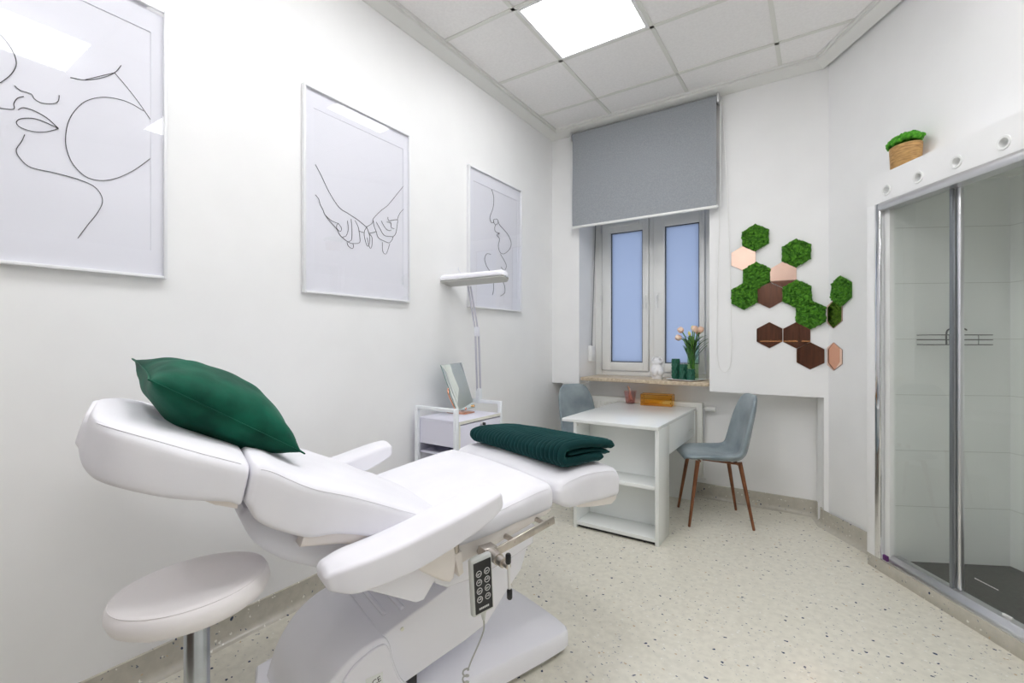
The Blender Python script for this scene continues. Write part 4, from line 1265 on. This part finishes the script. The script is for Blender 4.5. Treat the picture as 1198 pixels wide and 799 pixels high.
# ------------------------------------------------------------------ sill ornaments
SZ = .974
tcx = (-.945, 4.07)
tr_ = MB(); a_ = R(-18)
def rsq(w_, z, e=.28, n=40):
    return [(w_*math.copysign(abs(math.cos(2*PI*k/n))**e, math.cos(2*PI*k/n)), w_*math.copysign(abs(math.sin(2*PI*k/n))**e, math.sin(2*PI*k/n)), z) for k in range(n)]
tr_.loft([rsq(.095, 0), rsq(.105, .002), rsq(.128, .012), rsq(.127, .0145), rsq(.102, .006), rsq(.02, .0055)])
t = obj('serving_plate', tr_, M['ceramic'], None, ang=40)
t.location = (tcx[0], tcx[1], SZ); t.rotation_euler = (0, 0, a_)
tag(t, 'white square plate under the candles on the stone window sill', 'plate')


def candle(x, y, hgt, label):
    t = thing('candle', label, 'candle', (x, y, SZ+.0062), 0, 'green pillar candles on the white plate')
    n, m_ = 84, 48; rings = []
    for i in range(m_+1):
        z = hgt*i/m_; r_ = []
        for k in range(n):
            th = 2*PI*k/n
            p_ = abs(((th*7/(2*PI)+z/.06) % 1)-.5)+abs(((th*7/(2*PI)-z/.06) % 1)-.5)
            rr = .0335*(1+.26*(p_-.6))
            if i in (0, m_): rr *= .97
            r_.append((rr*math.cos(th), rr*math.sin(th), z))
        rings.append(r_)
    obj('wax', MB().loft(rings), M['candle'], t, ang=50)
    obj('wick', MB().tube([(0, 0, hgt-.001), (.001, 0, hgt+.012)], .0012, 6), M['edge'], t)


candle(-1.040, 4.11, .172, 'tallest dark green candle, at the left of the white plate')
candle(-.967, 4.065, .130, 'middle-height dark green candle on the white plate')
candle(-.900, 4.03, .092, 'shortest dark green candle, in front of the tulip vase')

# torso figurine
fx, fy = -1.195, 4.10
t = thing('figurine_vase', 'white ceramic torso shaped vase with raised arms on the window sill', 'vase', (fx, fy, SZ), R(25))
prof = [(.0, 0), (.038, 0), (.043, .006), (.046, .03), (.053, .055), (.055, .075), (.050, .095), (.040, .115), (.039, .125), (.044, .138), (.043, .148), (.030, .158), (.023, .164), (.022, .178), (.022, .186), (.018, .188), (.0, .184)]
bd = MB().lathe([(v.x, v.z) for v in smoothpath([(a, 0, b) for a, b in prof], 3)], 32, sx=1, sy=.72)
for s_ in (-1, 1):
    bd.blob((s_*.021, -.022, .060), .032, 3, (.95, .75, 1.15))
    bd.tube(smoothpath([(s_*.036, 0, .142), (s_*.044, -.004, .150), (s_*.042, -.004, .170), (s_*.028, -.004, .187), (s_*.014, 0, .186)], 5), [.0085]*5*4+[.007], 10)
obj('body', bd, M['ceramic'], t, ang=60)
obj('mouth', MB().lathe([(0, .1865), (.014, .1865), (.015, .190), (0, .1905)], 20), M['zinc'], t)

# vase with tulips
vx, vy = -.905, 4.135
t = thing('glass_vase', 'clear cylinder glass vase holding tulips on the window sill', 'vase', (vx, vy, SZ+.006))
vs = MB().lathe([(0, 0), (.044, 0), (.046, .003), (.0465, .285), (.045, .287), (.0435, .285), (.0435, .012), (0, .010)], 40)
obj('glass', vs, M['vaseglass'], t)
wt = MB().lathe([(0, .0125), (.0425, .0125), (.0428, .17), (0, .17)], 32)
obj('water', wt, M['water'], t)
TUL = [(-.085, -.02, .425, 'p', 'peach tulip leaning furthest left out of the glass vase'), (-.092, -.04, .368, 'p', 'low peach tulip drooping at the left of the glass vase'),
       (-.005, .01, .445, 'y', 'small yellow-white tulip at the top of the bouquet'), (.018, -.02, .430, 'p', 'peach tulip at the top centre right of the bouquet'),
       (.055, 0, .425, 'p', 'peach tulip at the right of the bouquet'), (-.018, -.03, .398, 'y', 'pale yellow tulip bud at the front centre of the bouquet'), (.03, .03, .410, 'p', 'peach tulip at the back of the bouquet')]
for i, (dx, dy, hh, k_, lb) in enumerate(TUL):
    base = Vector((.018*math.cos(i*2.4), .018*math.sin(i*2.4), .014))
    tt = thing('tulip', lb, 'flower', Vector((vx, vy, SZ+.006)), 0, 'tulips in the glass vase')
    mid_ = Vector((dx*.30, dy*.3, .25))
    tip = Vector((dx, dy, hh-.022))
    pth = smoothpath([base, base*.5+mid_*.5, mid_, mid_*.4+tip*.6+Vector((0, 0, .02)), tip], 6)
    obj('stem', MB().tube(pth, .0048, 8), M['stem'], tt)
    dd = (pth[-1]-pth[-3]).normalized(); q_ = dd.to_track_quat('Z', 'Y').to_matrix().to_4x4()
    if k_ == 'p': pf, mm = [(0, 0), (.014, .002), (.0235, .015), (.0245, .030), (.020, .046), (.012, .051), (0, .042)], M['petal']
    else: pf, mm = [(0, 0), (.008, .002), (.012, .012), (.011, .026), (.005, .038), (0, .041)], M['budy']
    bl = MB(); n = 24
    bl.loft([[(r_*(1+.10*math.cos(3*2*PI*k/n))*math.cos(2*PI*k/n), r_*(1+.10*math.cos(3*2*PI*k/n))*math.sin(2*PI*k/n), z) for k in range(n)] for r_, z in [(max(a, .0006), b) for a, b in pf]])
    obj('bloom', bl.xf(Matrix.Translation(tip-dd*.008) @ q_), mm, tt, ang=60)
    lf = MB(); an = i*2.1+.5
    for j in range(4):
        an += 1.9
        out = Vector((math.cos(an), math.sin(an)*.6, 0)); sdv = Vector((-out.y, out.x, 0)).normalized()
        L0 = mid_*(.35+.13*j); ln_ = .20+.045*j
        rings = []
        for s_ in range(9):
            f = s_/8
            c = L0+out*(.105*f*f+.012*f)+Vector((0, 0, ln_*f-.05*f*f*(j)))
            wdt = .0165*math.sin(PI*min(1, .12+f*.88))+.0006
            fold = Vector((0, 0, 0))+out*.004
            rings.append([c-sdv*wdt, c-fold, c+sdv*wdt, c-fold+out*.0012])
        lf.loft(rings)
    obj('leaf', lf, M['leaf'], tt, ang=60)

# ------------------------------------------------------------------ what the copper mirrors show behind the viewer
OWD = (-1.05, YF+.30, 0)
t = thing('wardrobe', 'dark walnut wardrobe with brass strips, seen only in the copper mirrors', 'wardrobe', OWD)
wdb = MB().box(-2.12, .30, YF+.002, YF+.58, .06, 2.33, .002)
obj('carcass', wdb, M['walnut'], t, OWD)
for k in range(4):
    x = -2.12+.605*k
    dd_ = obj('door', MB().box(x+.003, x+.602, YF+.58, YF+.60, .08, 2.32, .002), M['walnut'], t, OWD)
    obj('handle', MB().box(x+.03, x+.58, YF+.60, YF+.612, 1.295, 1.312, .002), M['brass'], dd_, OWD)
obj('plinth', MB().box(-2.10, .28, YF+.02, YF+.56, 0, .06), M['black'], t, OWD)

# ------------------------------------------------------------------ light outside, camera, output look
wd_ = bpy.data.worlds.new('World'); bpy.context.scene.world = wd_; wd_.use_nodes = True
bg = wd_.node_tree.nodes['Background']; bg.inputs[0].default_value = (.70, .75, .90, 1); bg.inputs[1].default_value = .95

cam = bpy.data.cameras.new('camera'); co = bpy.data.objects.new('camera', cam); C.objects.link(co)
co.location = (0, 0, EYE); co.rotation_euler = (PI/2, 0, YAW)
cam.sensor_fit = 'HORIZONTAL'; cam.sensor_width = 36; cam.lens = 36*F/1198
cam.clip_start = .02
sc = bpy.context.scene
sc.camera = co
sc.view_settings.view_transform = 'Standard'; sc.view_settings.look = 'None'
sc.view_settings.gamma = 1; sc.view_settings.use_curve_mapping = False
sc.view_settings.exposure = 0.06
cy = sc.cycles
cy.use_denoising = True
cy.max_bounces = 14; cy.diffuse_bounces = 8; cy.glossy_bounces = 6; cy.transparent_max_bounces = 24; cy.transmission_bounces = 8
cy.caustics_reflective = False; cy.caustics_refractive = False
cy.sample_clamp_indirect = 14
